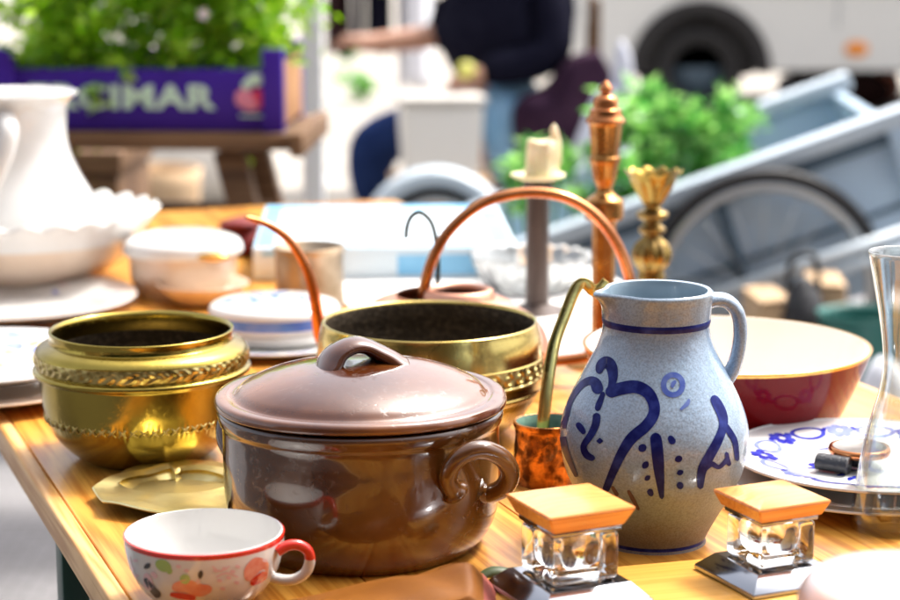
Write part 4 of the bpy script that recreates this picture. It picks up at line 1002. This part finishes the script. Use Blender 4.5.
# clothes rail with hanging garments
RY = 9.2; rx0, rx1 = W(318,20,RY).x, W(470,20,RY).x
t = thing('clothes_rail', 'steel clothes rail standing behind the seated person', 'rail', ((rx0+rx1)/2, RY, .05))
hw = (rx1-rx0)/2
bm = NB()
tube(bm, [(-hw,0,1.62),(hw,0,1.62)], .014, 10); build('rail', bm, M['poleM'], t)
for sx in (-1,1):
    bm = NB(); tube(bm, [(sx*hw,0,0.01),(sx*hw,0,1.62)], .013, 10); box(bm, (sx*hw,0,.02), (.05,.5,.03), bev=.004); build('upright', bm, M['poleM'], t)
def garment(pxa, pxb, pyb, m, label, seed, y):
    xa, xb = W(pxa,20,RY).x, W(pxb,20,RY).x; zb_ = zat(pyb, RY); cx = (xa+xb)/2; hw_ = (xb-xa)/2
    bm = NB(); q_ = random.Random(seed); ph = q_.uniform(0,6); rows = []
    zs_ = [zb_+(1.56-zb_)*k/16 for k in range(17)]
    for z in zs_:
        u = (z-zb_)/(1.56-zb_); tx = hw_*(1-.12*u) * (1 if u < .9 else max(.25,(1-u)/.1)); ty = .20*(1-.1*u)*(1 if u < .88 else max(.2,(1-u)/.12))
        row = [bm.verts.new((cx+tx*math.cos(a)*(1+.08*math.sin(5*a+ph+u)), y+ty*math.sin(a)*(1+.08*math.sin(7*a+ph)), z+.012*math.sin(3*a+ph)*(u<.05))) for a in [2*PI*k/36 for k in range(36)]]
        rows.append(row)
    for A_, B_ in zip(rows, rows[1:]):
        for k in range(36): bm.faces.new((A_[k],A_[(k+1)%36],B_[(k+1)%36],B_[k]))
    bm.faces.new(rows[0][::-1]); bm.faces.new(rows[-1])
    tube(bm, [(cx,y,1.55),(cx,y,1.60),(cx+.01,y,1.638)], .004, 6)
    tag(build('garment', bm, m, None, origin=(cx,y,zb_)), label, 'garment', 'garments hanging on the clothes rail')
garment(326,350,52,M['browncoat'],'dark brown coat hanging on the clothes rail next to the white tent pole',1,RY)
garment(352,364,46,M['greycoat'],'narrow grey lilac garment hanging between the brown and the navy coat',2,RY)
garment(366,391,50,M['navy'],'navy coat hanging on the clothes rail beside the white shirt',3,RY)
garment(396,432,84,M['whitecloth'],'long white shirt hanging behind the outstretched forearm',4,RY)

# ------------------------------------------------------------------ seated person
def skin(name, verts, edges, radii, m, parent, sub=2, root=0):
    me = bpy.data.meshes.new(name); me.from_pydata([tuple(v) for v in verts], edges, [])
    o = bpy.data.objects.new('tmp', me); COL.objects.link(o)
    md = o.modifiers.new('Skin', 'SKIN'); md.use_smooth_shade = True
    for i, r in enumerate(radii):
        r = r if isinstance(r, tuple) else (r, r); sv = me.skin_vertices[0].data[i]; sv.radius = r; sv.use_root = (i == root)
    o.modifiers.new('Sub', 'SUBSURF').levels = sub; o.modifiers['Sub'].render_levels = sub
    dg = bpy.context.evaluated_depsgraph_get(); dg.update()
    m2 = bpy.data.meshes.new_from_object(o.evaluated_get(dg)); bpy.data.objects.remove(o)
    m2.transform(XF[parent.name].inverted()); m2.materials.clear(); m2.materials.append(m)
    for p in m2.polygons: p.use_smooth = True
    r = bpy.data.objects.new(name, m2); COL.objects.link(r); r.parent = parent; XF[r.name] = XF[parent.name].copy(); return r
PY = 8.0; GZ = .05
base = W(520, 150, PY); base.z = GZ
t = thing('person', 'seated person in a dark navy jumper and jeans, leaning left with one forearm stretched out', 'person', base)
V = []; E_ = []; Rd = []
def jt(p, r, par=None):
    V.append(Vector(p)); Rd.append(r); 
    if par is not None: E_.append((par, len(V)-1))
    return len(V)-1
pel = jt(W(512,98,PY), .15); sp = jt(W(512,58,PY), .14, pel); ch = jt(W(508,12,PY), .15, sp); nk = jt(W(498,-42,PY-.02), .06, ch); hd0 = jt(W(491,-62,PY-.03), .075, nk); hd1 = jt(W(487,-85,PY-.03), .095, hd0); hd2 = jt(W(489,-104,PY-.02), .06, hd1)
s1 = jt(W(546,-18,PY-.16), .065, ch); e1 = jt(W(557,58,PY-.24), .048, s1); w1 = jt(W(478,74,PY-.30), .03, e1); h1 = jt(W(466,75,PY-.31), .032, w1)
s2 = jt(W(470,-16,PY+.16), .065, ch); e2 = jt(W(440,36,PY+.12), .056, s2); w2 = jt(W(368,44,PY+.06), .041, e2); h2 = jt(W(352,42,PY+.05), .046, w2)
for hnd, wr, sgn in ((h1, w1, 1), (h2, w2, 1)):
    d = (V[hnd]-V[wr]).normalized()
    for k in range(4):
        o_ = Vector((0,-.03+.02*k,0))+Vector((0,0,.008-.004*k)); a = jt(V[hnd]+d*.03+o_, .010, hnd); b = jt(V[a]+d*.028+Vector((0,0,-.016)), .0095, a); c = jt(V[b]+d*.002+Vector((0,0,-.024)), .0085, b)
    a = jt(V[hnd]+d*.005+Vector((0,-.035,.02)), .011, hnd); b = jt(V[a]+d*.03+Vector((0,-.005,.004)), .0095, a)
k1 = jt(W(468,104,PY-.22), .07, pel); a1_ = jt(W(512,205,PY-.24), .042, k1)
k2 = jt(W(370,146,PY+.12), .068, pel); a2_ = jt(W(383,222,PY+.14), .042, k2)
body = skin('body', V, E_, Rd, M['skin'], t)
# face
bm = NB(); hc = V[hd1]; fd = Vector((-1,-.35,0)).normalized(); sd = Vector((-fd.y, fd.x, 0))
blob(bm, hc+fd*.105+Vector((0,0,-.008)), (.016,.016,.022), 2); build('nose', bm, M['skin'], body, True)
for s in (-1,1):
    bm = NB(); blob(bm, hc+fd*.088+sd*.034*s+Vector((0,0,.014)), (.012,.012,.009), 2); build('eye', bm, M['black'], body, True)
    bm = NB(); blob(bm, hc+sd*.098*s, (.018,.014,.03), 2); build('ear', bm, M['skin'], body, True)
bm = NB(); blob(bm, hc+fd*.093+Vector((0,0,-.05)), (.01,.022,.007), 2); build('mouth', bm, M['salmon'], body, True)
bm = NB(); blob(bm, hc-fd*.022+Vector((0,0,.04)), (.108,.108,.10), 3, 0, .05, 2); build('hair', bm, M['hair'], t, True)
# jumper
V2 = [W(512,84,PY), W(508,52,PY-.02), W(510,8,PY), W(500,-30,PY), V[s1], V[e1], W(477,73,PY-.30), V[s2], V[e2], W(430,37,PY+.11)]
skin('jumper', V2, [(0,1),(1,2),(2,3),(2,4),(4,5),(5,6),(2,7),(7,8),(8,9)], [.24,.265,.25,.085,.095,.095,.066,.105,.085,.06], M['navy'], t)
V3 = [W(520,100,PY), W(490,112,PY+.1), W(425,130,PY+.12), W(369,139,PY+.12), W(371,176,PY+.13), W(378,208,PY+.14)]
skin('trouser_leg', V3, [(0,1),(1,2),(2,3),(3,4),(4,5)], [.15,.13,.125,.13,.108,.09], M['denim'], t)
V3 = [W(520,98,PY), W(505,100,PY-.15), W(497,108,PY-.25), W(512,195,PY-.26)]
skin('trouser_leg', V3, [(0,1),(1,2),(2,3)], [.15,.11,.1,.07], M['denimpale'], t)['label'] = 'faded light blue near trouser leg'
for a in (a1_, a2_):
    bm = NB(); p = V[a]; blob(bm, (p.x-.06, p.y, GZ+.045), (.14,.05,.045), 3); build('shoe', bm, M['black'], t, True)
bm = NB(); P = W(466,70,PY-.36); blob(bm, P, (.036,.036,.034), 3, 0, .05, 1); tag(build('yellow_fruit', bm, M['lime'], None, origin=tuple(P)), 'small yellow green fruit held against the dark jumper', 'fruit')

# chair with plum jacket
CH = W(540, 150, PY); CH.z = GZ
t = thing('chair', 'plain wooden chair under the seated person', 'chair', CH)
sz = zat(112, PY)-GZ-.03
bm = NB(); box(bm, (.0,0,sz), (.44,.44,.035), bev=.008); build('seat', bm, M['bench'], t)
for sx in (-1,1):
    for sy in (-1,1):
        bm = NB(); box(bm, (sx*.19,sy*.19,(sz-.02)/2), (.036,.036,sz-.02), bev=.004); build('leg', bm, M['bench'], t)
bm = NB(); 
for sy in (-1,1): box(bm, (.205,sy*.19,sz+.25), (.03,.036,.46), bev=.004)
box(bm, (.205,0,sz+.42), (.025,.36,.09), bev=.004); box(bm, (.205,0,sz+.24), (.025,.36,.05), bev=.004); build('backrest', bm, M['bench'], t)
# jacket: thick cloth over the back, hanging on the near side
pts = [(600,52),(612,75),(616,120),(606,165),(575,170),(540,168),(520,160),(512,120),(520,100),(545,88),(560,70),(575,56)]
bm = NB(); YJ = PY-.34; q1 = []; q2 = []
cen = Vector((0,0,0))
P3 = [W(x,y,YJ) for x, y in cr([(*p,) for p in pts+pts[:1]], 3)[:-1]]
cen = sum(P3, Vector())/len(P3)
layers = [(.75,-.05),(.96,-.035),(1.0,.0),(1.0,.12),(.9,.16),(.6,.17)]
rows = []
for s, dy_ in layers:
    rows.append([bm.verts.new(cen+(p-cen)*s+Vector((0,dy_+.02*math.sin(p.x*23+p.z*9),0))) for p in P3])
for A_, B_ in zip(rows, rows[1:]):
    n = len(A_)
    for k in range(n): bm.faces.new((A_[k],A_[(k+1)%n],B_[(k+1)%n],B_[k]))
vc = bm.verts.new(cen+Vector((0,-.06,0)))
for k in range(len(P3)): bm.faces.new((rows[0][(k+1)%len(P3)], rows[0][k], vc))
bm.faces.new(rows[-1]); bmesh.ops.recalc_face_normals(bm, faces=bm.faces[:])
tag(build('plum_jacket', bm, M['purple'], None, origin=tuple(cen)), 'dark plum jacket hanging over the side of the chair', 'jacket')

# white bin beside the person's knees
P = W(440, 180, 7.55); P.z = GZ
t = thing('storage_bin', 'off white storage bin with a sand coloured lid, in front of the seated person', 'bin', P, R(6))
zt_ = zat(96, 7.5)-GZ; zb_ = zat(176, 7.5)-GZ
bm = NB(); frustum(bm, (0,0,0), Matrix.Identity(3), [(.135,.12,zb_),(.15,.135,zt_-.03)]); bmesh.ops.bevel(bm, geom=bm.edges[:], offset=.012, segments=3, affect='EDGES'); build('bin', bm, M['binwhite'], t)
bm = NB(); box(bm, (0,0,zt_-.013), (.32,.29,.03), bev=.008); build('lid', bm, M['sack'], t)
bm = NB(); box(bm, (0,0,zb_-.025), (.36,.3,.045), bev=.004); box(bm, (0,0,(zb_-.05)/2), (.30,.24,zb_-.052), bev=.004); build('stand', bm, M['tan'], t)
# dropped leaves / small green sprig on the ground
for i, (px, py) in enumerate(((362,100),(352,60))):
    P = T(px, py, GZ); bm = NB(); foliage(bm, (P.x,P.y,P.z+.12), (.16,.12,.14), 160, .07, 90+i, (0,1), 5); tube(bm, [(P.x,P.y,P.z),(P.x,P.y,P.z+.12)], .008, 6, 1)
    tag(build('potted_sprig', bm, [M['leafC'], M['leafD']], None, origin=tuple(P), smooth=False), ('small green plant on the pale paving above the dark blue knee' if i == 0 else 'small green plant on the pale paving right below the outstretched fist'), 'plant')

# ------------------------------------------------------------------ hand cart
YC = 5.2
p0 = W(682,188,YC); p1 = W(895,113,YC); u = (p1-p0).normalized(); vv = Vector((-u.z,0,u.x)); dp_ = Vector((0,1,.035)).normalized()
CM = Matrix((u, dp_, vv)).transposed()
t = thing('hand_cart', 'tilted blue grey hand cart with big spoked wheels, carrying green plants', 'cart', (p1.x-.6, YC+.4, 0))
L = 1.16; Wd = .78; Hh = .40
def cb(bm, x, y, z, s, mi=0, bev=.006): box(bm, p1+CM@Vector((x,y,z)), s, mi, CM, bev)
bm = NB(); cb(bm, -L/2, .02, -Hh/2-.03, (L,.03,Hh)); build('near_side', bm, M['cart'], t, True)
bm = NB(); cb(bm, -L/2, Wd, -Hh/2-.03, (L,.03,Hh)); build('far_side', bm, M['cart'], t, True)
bm = NB(); cb(bm, -.02, Wd/2, -Hh/2-.03, (.03,Wd-.04,Hh)); build('end_board', bm, M['cart'], t, True)
bm = NB(); cb(bm, -L+.02, Wd/2, -Hh/2-.03, (.03,Wd-.04,Hh)); build('end_board', bm, M['cart'], t, True)
bm = NB(); cb(bm, -L/2, Wd/2, -Hh+.0, (L-.04,Wd-.04,.025)); build('floor', bm, M['cart'], t, True)
bm = NB(); cb(bm, -L/2+.01, .01, -.012, (L+.06,.075,.045)); build('top_rail', bm, M['cartrail'], t, True)
bm = NB(); cb(bm, -L/2+.01, Wd, -.012, (L+.04,.075,.045)); build('top_rail', bm, M['cartrail'], t, True)
bm = NB(); cb(bm, -L/2, -.0, -.055, (L,.014,.03), bev=.002); cb(bm, -L/2, -.0, -.235, (L,.012,.012), bev=.002); build('batten', bm, M['carttrim'], t, True)
bm = NB(); cb(bm, -.012, .0, -.22, (.05,.05,.40)); build('corner_post', bm, M['cart'], t, True)
def torus(bm, c, Rr, r, seg=72, s2=12, mi=0, ax='Y', sy=1):
    pts = []
    rows = []
    for k in range(seg):
        a = 2*PI*k/seg; rows.append([bm.verts.new(Vector(c)+Vector(((Rr+r*math.cos(b))*math.cos(a), r*sy*math.sin(b), (Rr+r*math.cos(b))*math.sin(a)))) for b in [2*PI*j/s2 for j in range(s2)]])
    for k in range(seg):
        A_, B_ = rows[k], rows[(k+1)%seg]
        for j in range(s2): bm.faces.new((A_[j],A_[(j+1)%s2],B_[(j+1)%s2],B_[j])).material_index = mi
def wheel(c, Rr, parent, spokes=18, tr=.019, strut=True):
    bm = NB(); torus(bm, c, Rr-tr, tr); w = build('tyre', bm, M['rubber'], parent, True)
    bm = NB(); torus(bm, c, Rr-2*tr-.010, .014, sy=1.2); rr_ = build('rim', bm, M['rim'], parent, True)
    bm = NB()
    for k in range(spokes):
        a = 2*PI*k/spokes+.2; tube(bm, [Vector(c)+Vector((.02*math.cos(a+.5),.02*(-1)**k,.02*math.sin(a+.5))), Vector(c)+Vector(((Rr-2*tr-.012)*math.cos(a),0,(Rr-2*tr-.012)*math.sin(a)))], (.0024), 6)
    build('spokes', bm, M['rim'], rr_, True)
    bm = NB(); tube(bm, [Vector(c)+Vector((0,-.035,0)), Vector(c)+Vector((0,.035,0))], .024, 16); build('hub', bm, M['rim'], rr_, True)
wc = W(765,291,YC-.07)
Rw = 124*mpp(wc)
wheel(wc, Rw, t); wheel(wc+Vector((0,.95,.0)), Rw, t)
bm = NB(); tube(bm, [wc, wc+Vector((0,.95,0))], .012, 10); build('axle', bm, M['rim'], t, True)
bm = NB(); tube(bm, [W(718,196,YC-.02), W(731,240,YC-.02), W(744,282,YC-.02)], .016, 8); build('strut', bm, M['carttrim'], t, True)
bm = NB(); a = W(700,300,YC-.14); b_ = W(935,222,YC-.14); tube(bm, [a,b_], .017, 12); a2 = W(690,318,YC-.13); b2 = W(935,240,YC-.13); tube(bm, [a2,b2], .012, 12); build('push_bar', bm, M['cartrail'], t, True)
bm = NB(); 
for px in (715, 880): 
    bm = NB(); P = W(px, 300-(px-715)*.35, YC-.13); tube(bm, [P, P+Vector((0,.2,0))], .012, 8); build('frame_stay', bm, M['carttrim'], t, True)

q_ = p1+CM@Vector((-L+.06, .2, -Hh))
for d_ in (0, .4):
    bm = NB(); tube(bm, [q_+Vector((0,d_,0)), Vector((q_.x, q_.y+d_, 0))], .016, 8); build('prop_leg', bm, M['carttrim'], t, True)
# plants in the cart
for i, (px, py, Y, s, n, lab) in enumerate(((676,140,5.62,(.15,.16,.17),1500,'large bright green bushy plant in the middle of the cart'), (618,182,5.55,(.09,.12,.10),500,'mid green plant behind the bronze finial in the cart'), (722,148,5.80,(.08,.10,.11),420,'green plant nearest the raised end of the cart'), (540,178,5.60,(.09,.10,.10),420,'low green plant at the lower left end of the cart'))):
    c = W(px,py,Y); fl = p1+CM@Vector(((c.x-p1.x)/u.x, Y-YC, -Hh+.02)); t = thing('cart_plant', lab, 'plant', (c.x,c.y,fl.z), group='plants in the blue grey cart')
    bm = NB(); foliage(bm, c, s, n, .045, 40+i, (0,1), 16); build('leaves', bm, [M['leafC'], M['leafD']], t, True, smooth=False)
    bm = NB()
    for k in range(5): tube(bm, [(c.x+.02*k-.04,c.y,fl.z), (c.x+.05*k-.1,c.y+.02*k-.04,c.z)], .005, 6)
    build('stems', bm, M['stem'], t, True)
    bm = NB(); lathe(bm, [(0,0),(.06,0),(.08,.11),(.074,.11),(.06,.08),(0,.08)], (c.x,c.y,fl.z), 24); build('pot', bm, M['cardboard'], t, True)

# trolley wheel with grey mudguard
P = T(436, 300, 0); wcn = W(436,243,6.45); Rr = wcn.z
t = thing('trolley_wheel', 'small black tyred wheel under a pale grey mudguard, beyond the blue box', 'wheel', (wcn.x, wcn.y, 0))
wheel(wcn, Rr-.045, t, 12, .02)
bm = NB(); r1 = Rr-.005; rows = []
for k in range(37):
    a = R(8)+R(164)*k/36; rows.append([bm.verts.new(wcn+Vector(((r1+d)*math.cos(a), y, (r1+d)*math.sin(a)))) for y, d in ((-.05,-.04),(-.048,0),(-.03,.014),(.03,.014),(.048,0),(.05,-.03),(.045,-.03),(.03,.006),(-.03,.006),(-.045,-.04))])
for A_, B_ in zip(rows, rows[1:]):
    for j in range(10): bm.faces.new((A_[j],A_[(j+1)%10],B_[(j+1)%10],B_[j]))
bmesh.ops.recalc_face_normals(bm, faces=bm.faces[:]); build('mudguard', bm, M['cartrail'], t, True)
bm = NB(); tube(bm, [wcn+Vector((0,-.06,0)), wcn+Vector((0,.3,0))], .012, 8); build('axle', bm, M['rim'], t, True)

# things stacked on the ground under the push bar
def carton(px0, px1, pyt, Y, d, m, name, label, cat, rz=0):
    a = W(px0,pyt,Y); b = W(px1,pyt,Y); w = b.x-a.x; h = a.z; c = ((a.x+b.x)/2, Y+d/2, 0)
    tt = thing(name, label, cat, c, rz)
    bm = NB(); box(bm, (0,0,h/2-.004), (w,d,h-.008), bev=.006); build('body', bm, m, tt)
    bm = NB()
    for s in (-1,1): box(bm, (s*w*.25,0,h-.001), (w*.49,d,.005), bev=.001, rot=Matrix.Rotation(s*R(3),3,'Y'))
    build('flap', bm, m, tt)
carton(757,792,302,4.72,.2,M['tan'],'carton','tan carton under the push bar, left of the black bag','carton',R(5))
carton(815,850,286,4.80,.2,M['tan'],'carton','taller tan carton right of the black bag, partly behind the maroon bowl','carton',R(-4))
bm = NB(); P = W(803,330,4.74); blob(bm, (P.x,P.y,.2), (.065,.09,.23), 4, 0, .12, 9); tube(bm, cr([(P.x-.04,P.y,.4),(P.x-.03,P.y,.47),(P.x+.02,P.y,.48),(P.x+.035,P.y,.4)],5), .008, 8)
tag(build('black_bag', bm, M['black'], None, origin=(P.x,P.y,0)), 'black bag standing between the two tan cartons', 'bag')
P = W(862,330,4.6); zt_ = zat(312,4.6)
t = thing('teal_bucket', 'teal plastic bucket right of the tan cartons, behind the glass vase', 'bucket', (P.x,P.y,0))
bm = NB(); lathe(bm, [(0,.003),(.075,.002),(.08,0),(.1,zt_-.01),(.106,zt_),(.1,zt_),(.095,zt_-.015),(.075,.01),(0,.01)], (0,0,0), 40); build('pail', bm, M['teal'], t)
bm = NB(); P = W(885,372,4.3); blob(bm, (P.x,P.y,P.z*.5), (.07,.07,P.z*.5+.02), 3, 0, .12, 4); tag(build('white_bag', bm, M['whitecloth'], None, origin=(P.x,P.y,0)), 'white bag on the ground behind the glass vase', 'bag')

# lavender plastic bag by the chair
P = W(613,100,7.2); bm = NB(); blob(bm, (P.x,P.y,.05+.30), (.15,.14,.33), 4, 0, .18, 11); blob(bm, (P.x+.03,P.y,.72), (.035,.03,.12), 3, 0, .2, 12)
tag(build('plastic_bag', bm, M['bag'], None, origin=(P.x,P.y,.05)), 'pale lavender plastic bag between the jacket and the green plant', 'bag')

# ------------------------------------------------------------------ van
VY = 12.6
vx0 = W(575,40,VY).x; vz = zat(70,VY)
t = thing('van', 'white van with grey side strip and amber side lamp, parked beyond the cart', 'van', (vx0+2.4, VY+.95, GZ))
hz0, hz1 = vz-GZ, 2.3
# body profile in the x-z plane, extruded in depth
sil = [(-2.4,hz0+.02),(-2.4,.95),(-2.1,1.12),(-1.5,1.25),(-.85,2.15),(-.6,2.3),(2.3,2.32),(2.42,2.2),(2.45,hz0+.05),(2.38,hz0)]
wxc = W(700,60,VY).x-(vx0+2.4); Ra = .39
wcz = .28
bm = NB()
def archpts(xc): return [(xc+Ra*math.cos(a), max(hz0, wcz+Ra*math.sin(a))) for a in [R(-5)+R(190)*k/16 for k in range(17)]]
outline = sil+list(reversed([])) 
bot = archpts(wxc+2.75 if wxc+2.75+Ra < 2.3 else 1.7)+archpts(wxc)
pts2 = sil+bot
for y0 in (-.95,):
    f = bm.faces.new([bm.verts.new((x,-.95,z)) for x, z in pts2])
r = bmesh.ops.extrude_face_region(bm, geom=[f]); bmesh.ops.translate(bm, vec=(0,1.9,0), verts=[v for v in r['geom'] if isinstance(v, bmesh.types.BMVert)])
bmesh.ops.recalc_face_normals(bm, faces=bm.faces[:])
es = [e for e in bm.edges if abs(e.verts[0].co.y-e.verts[1].co.y) < 1e-6 and min(e.verts[0].co.z, e.verts[1].co.z) > .5]
bmesh.ops.bevel(bm, geom=es, offset=.05, segments=3, affect='EDGES')
build('body', bm, M['vanwhite'], t)
bm = NB(); box(bm, (.3,-.957,.80), (4.2,.02,.07), bev=.008); build('side_strip', bm, M['vangrey'], t)
bm = NB(); box(bm, (0,.05,hz0+.05), (4.5,1.6,.16)); build('underbody', bm, M['black'], t)
wl = wxc+2.75 if wxc+2.75+Ra < 2.3 else 1.7
for xc in (wxc, wl):
    for y in (-.80, .80):
        c = Vector((xc,y,wcz)); bm = NB(); 
        prw = [(.16,-.1),(.25,-.1),(.27,-.085),(.279,-.05),(.279,.05),(.27,.085),(.25,.1),(.16,.1)]
        rows = lathe(bm, prw, (0,0,0), 48, closed=True); bm.transform(Matrix.Translation(c)@Matrix.Rotation(PI/2,4,'X')); w_ = build('tyre', bm, M['rubber'], t)
        bm = NB(); lathe(bm, [(0,-.06),(.05,-.065),(.08,-.04),(.13,-.05),(.155,-.07),(.165,-.02),(.165,.05),(0,.05)], (0,0,0), 48); bm.transform(Matrix.Translation(c)@Matrix.Rotation(PI/2*(1 if y > 0 else -1),4,'X').inverted()); build('rim', bm, M['carttrim'], w_)
    bm = NB(); box(bm, (xc,-.55,.43), (.76,.6,.38), bev=.06); build('wheel_housing', bm, M['black'], t)
    bm = NB(); rows = []
    for k in range(25):
        a = R(-2)+R(184)*k/24; rows.append([bm.verts.new((xc+(Ra+d)*math.cos(a), y, wcz+(Ra+d)*math.sin(a))) for y, d in ((-.97,-.03),(-.97,.05),(-.945,.05),(-.945,-.03))])
    for A_, B_ in zip(rows, rows[1:]):
        for j in range(4): bm.faces.new((A_[j],A_[(j+1)%4],B_[(j+1)%4],B_[j]))
    bmesh.ops.recalc_face_normals(bm, faces=bm.faces[:]); build('arch_trim', bm, M['black'], t)
for x in (-.78, .42, 1.9):
    bm = NB(); box(bm, (x,-.951,1.25), (.014,.006,1.4)); build('panel_seam', bm, M['vangrey'], t)
lp_ = W(857,49,VY-.02); bm = NB(); blob(bm, (lp_.x-(vx0+2.4), -.955, lp_.z-GZ), (.075,.02,.05), 3); build('side_lamp', bm, M['amber'], t)
bm = NB(); box(bm, (-.2,-.952,1.62), (.95,.012,.5), bev=.005); build('window', bm, M['windowM'], t)
bm = NB(); box(bm, (1.2,-.952,1.62), (1.2,.012,.5), bev=.005); build('window', bm, M['windowM'], t)
bm = NB(); box(bm, (.55,-.96,1.05), (.16,.03,.03), bev=.006); build('door_handle', bm, M['black'], t)
# low shop goods below the van's sill at the right
for i, (px,py,Y,s,m,lab) in enumerate(((800,88,9.5,(.16,.1,.14),'bag','crumpled pale bag on the ground behind the raised cart end'),(884,84,8.6,(.13,.1,.12),'salmon','rosy round bundle at the right edge behind the cart'),(845,92,10.4,(.3,.15,.16),'browncoat','dark brown bundle on the ground under the van sill'))):
    P = T(px,py+16,GZ); bm = NB(); blob(bm, (P.x,P.y,GZ+s[2]*.9), s, 3, 0, .15, 30+i); tag(build('bundle', bm, M[m], None, origin=(P.x,P.y,GZ)), lab, 'bundle')

# ------------------------------------------------------------------ unseen houses and tent added behind the camera for dark reflections
def house(x, y, w, h, face, label, m):
    t = thing('reflection_house', label, 'house', (x,y,0), 0 if face < 0 else PI)  # added out of view to give the metal and glaze dark reflections
    bm = NB(); box(bm, (0,3,h/2), (w,6,h)); build('wall', bm, m, t, smooth=False)
    bm = NB(); 
    vs = [bm.verts.new(p) for p in ((-w/2-.2,-.3,h),(w/2+.2,-.3,h),(w/2+.2,6.3,h),(-w/2-.2,6.3,h),(-w/2-.2,3,h+2.6),(w/2+.2,3,h+2.6))]
    for q in ((0,1,5,4),(2,3,4,5),(0,4,3),(1,2,5),(3,2,1,0)): bm.faces.new([vs[k] for k in q])
    build('roof', bm, M['rooftile'], t, smooth=False)
    for fx in (-.3,0,.3):
        for z in (1.6, 4.4):
            bm = NB(); box(bm, (fx*w,-.02,z), (1.0,.06,1.5)); wd = build('window', bm, M['windowM'], t, smooth=False)
for i, x in enumerate((-13.5,-4.5,4.5,13.5)):
    house(x, -6.0, 8.9, 8.6+.5*(i % 2), 1, 'unseen house added behind the camera for dark reflections, %s' % ('far left','near left','near right','far right')[i], M['brick'])

t = thing('sky_blocker_tent', 'unseen dark green tent added behind the camera to block sky reflections', 'tent', (0,-2.9,0))  # added out of view; blocks low sky so front surfaces reflect dark
bm = NB(); hx_, hy_ = 3.2, 1.5
v4 = [bm.verts.new(p) for p in ((-hx_,-hy_,2.25),(hx_,-hy_,2.25),(hx_,hy_,2.25),(-hx_,hy_,2.25),(-hx_*.5,0,3.2),(hx_*.5,0,3.2))]
for q in ((0,1,5,4),(1,2,5),(2,3,4,5),(3,0,4)): bm.faces.new([v4[k] for k in q])
w4 = [bm.verts.new((v.co.x, v.co.y, 1.98)) for v in v4[:4]]
for k in range(4): bm.faces.new((v4[k], v4[(k+1)%4], w4[(k+1)%4], w4[k]))
bmesh.ops.solidify(bm, geom=bm.faces[:], thickness=.006); build('canopy', bm, M['greenpaint'], t, smooth=False)
for sx in (-1,1):
    for sy in (-1,1):
        bm = NB(); box(bm, (sx*(hx_-.05), sy*(hy_-.05), 1.12), (.04,.04,2.24), bev=.004); build('leg', bm, M['poleM'], t)
# ------------------------------------------------------------------ light
SUN_EL, SUN_AZ = R(58), R(52)       # azimuth clockwise from +Y: from beyond the table, at the right
w = bpy.data.worlds.new('World'); scene.world = w; w.use_nodes = True; nt = w.node_tree
bg = nt.nodes['Background']; sky = nt.nodes.new('ShaderNodeTexSky'); sky.sky_type = 'NISHITA'; sky.sun_disc = False
sky.sun_elevation = SUN_EL; sky.sun_rotation = SUN_AZ; sky.air_density = .7; sky.dust_density = 6.0; sky.ozone_density = .5
hs_ = nt.nodes.new('ShaderNodeHueSaturation'); hs_.inputs['Saturation'].default_value = .4
nt.links.new(sky.outputs[0], hs_.inputs['Color']); nt.links.new(hs_.outputs[0], bg.inputs['Color']); bg.inputs['Strength'].default_value = .15
sd_ = bpy.data.lights.new('sun', 'SUN'); sd_.energy = 1.5; sd_.angle = R(11); sd_.color = (1,.955,.88)
so = bpy.data.objects.new('sun', sd_); COL.objects.link(so)
dirv = Vector((math.sin(SUN_AZ)*math.cos(SUN_EL), math.cos(SUN_AZ)*math.cos(SUN_EL), math.sin(SUN_EL)))
so.rotation_euler = dirv.to_track_quat('Z', 'Y').to_euler(); so.location = (3,-3,6)
vs_ = scene.view_settings; vs_.view_transform = 'Standard'; vs_.look = 'None'; vs_.exposure = 1.5; vs_.gamma = 1; vs_.use_curve_mapping = False
scene.cycles.max_bounces = 16; scene.cycles.transmission_bounces = 16; scene.cycles.glossy_bounces = 5; scene.cycles.caustics_refractive = False; scene.cycles.caustics_reflective = False
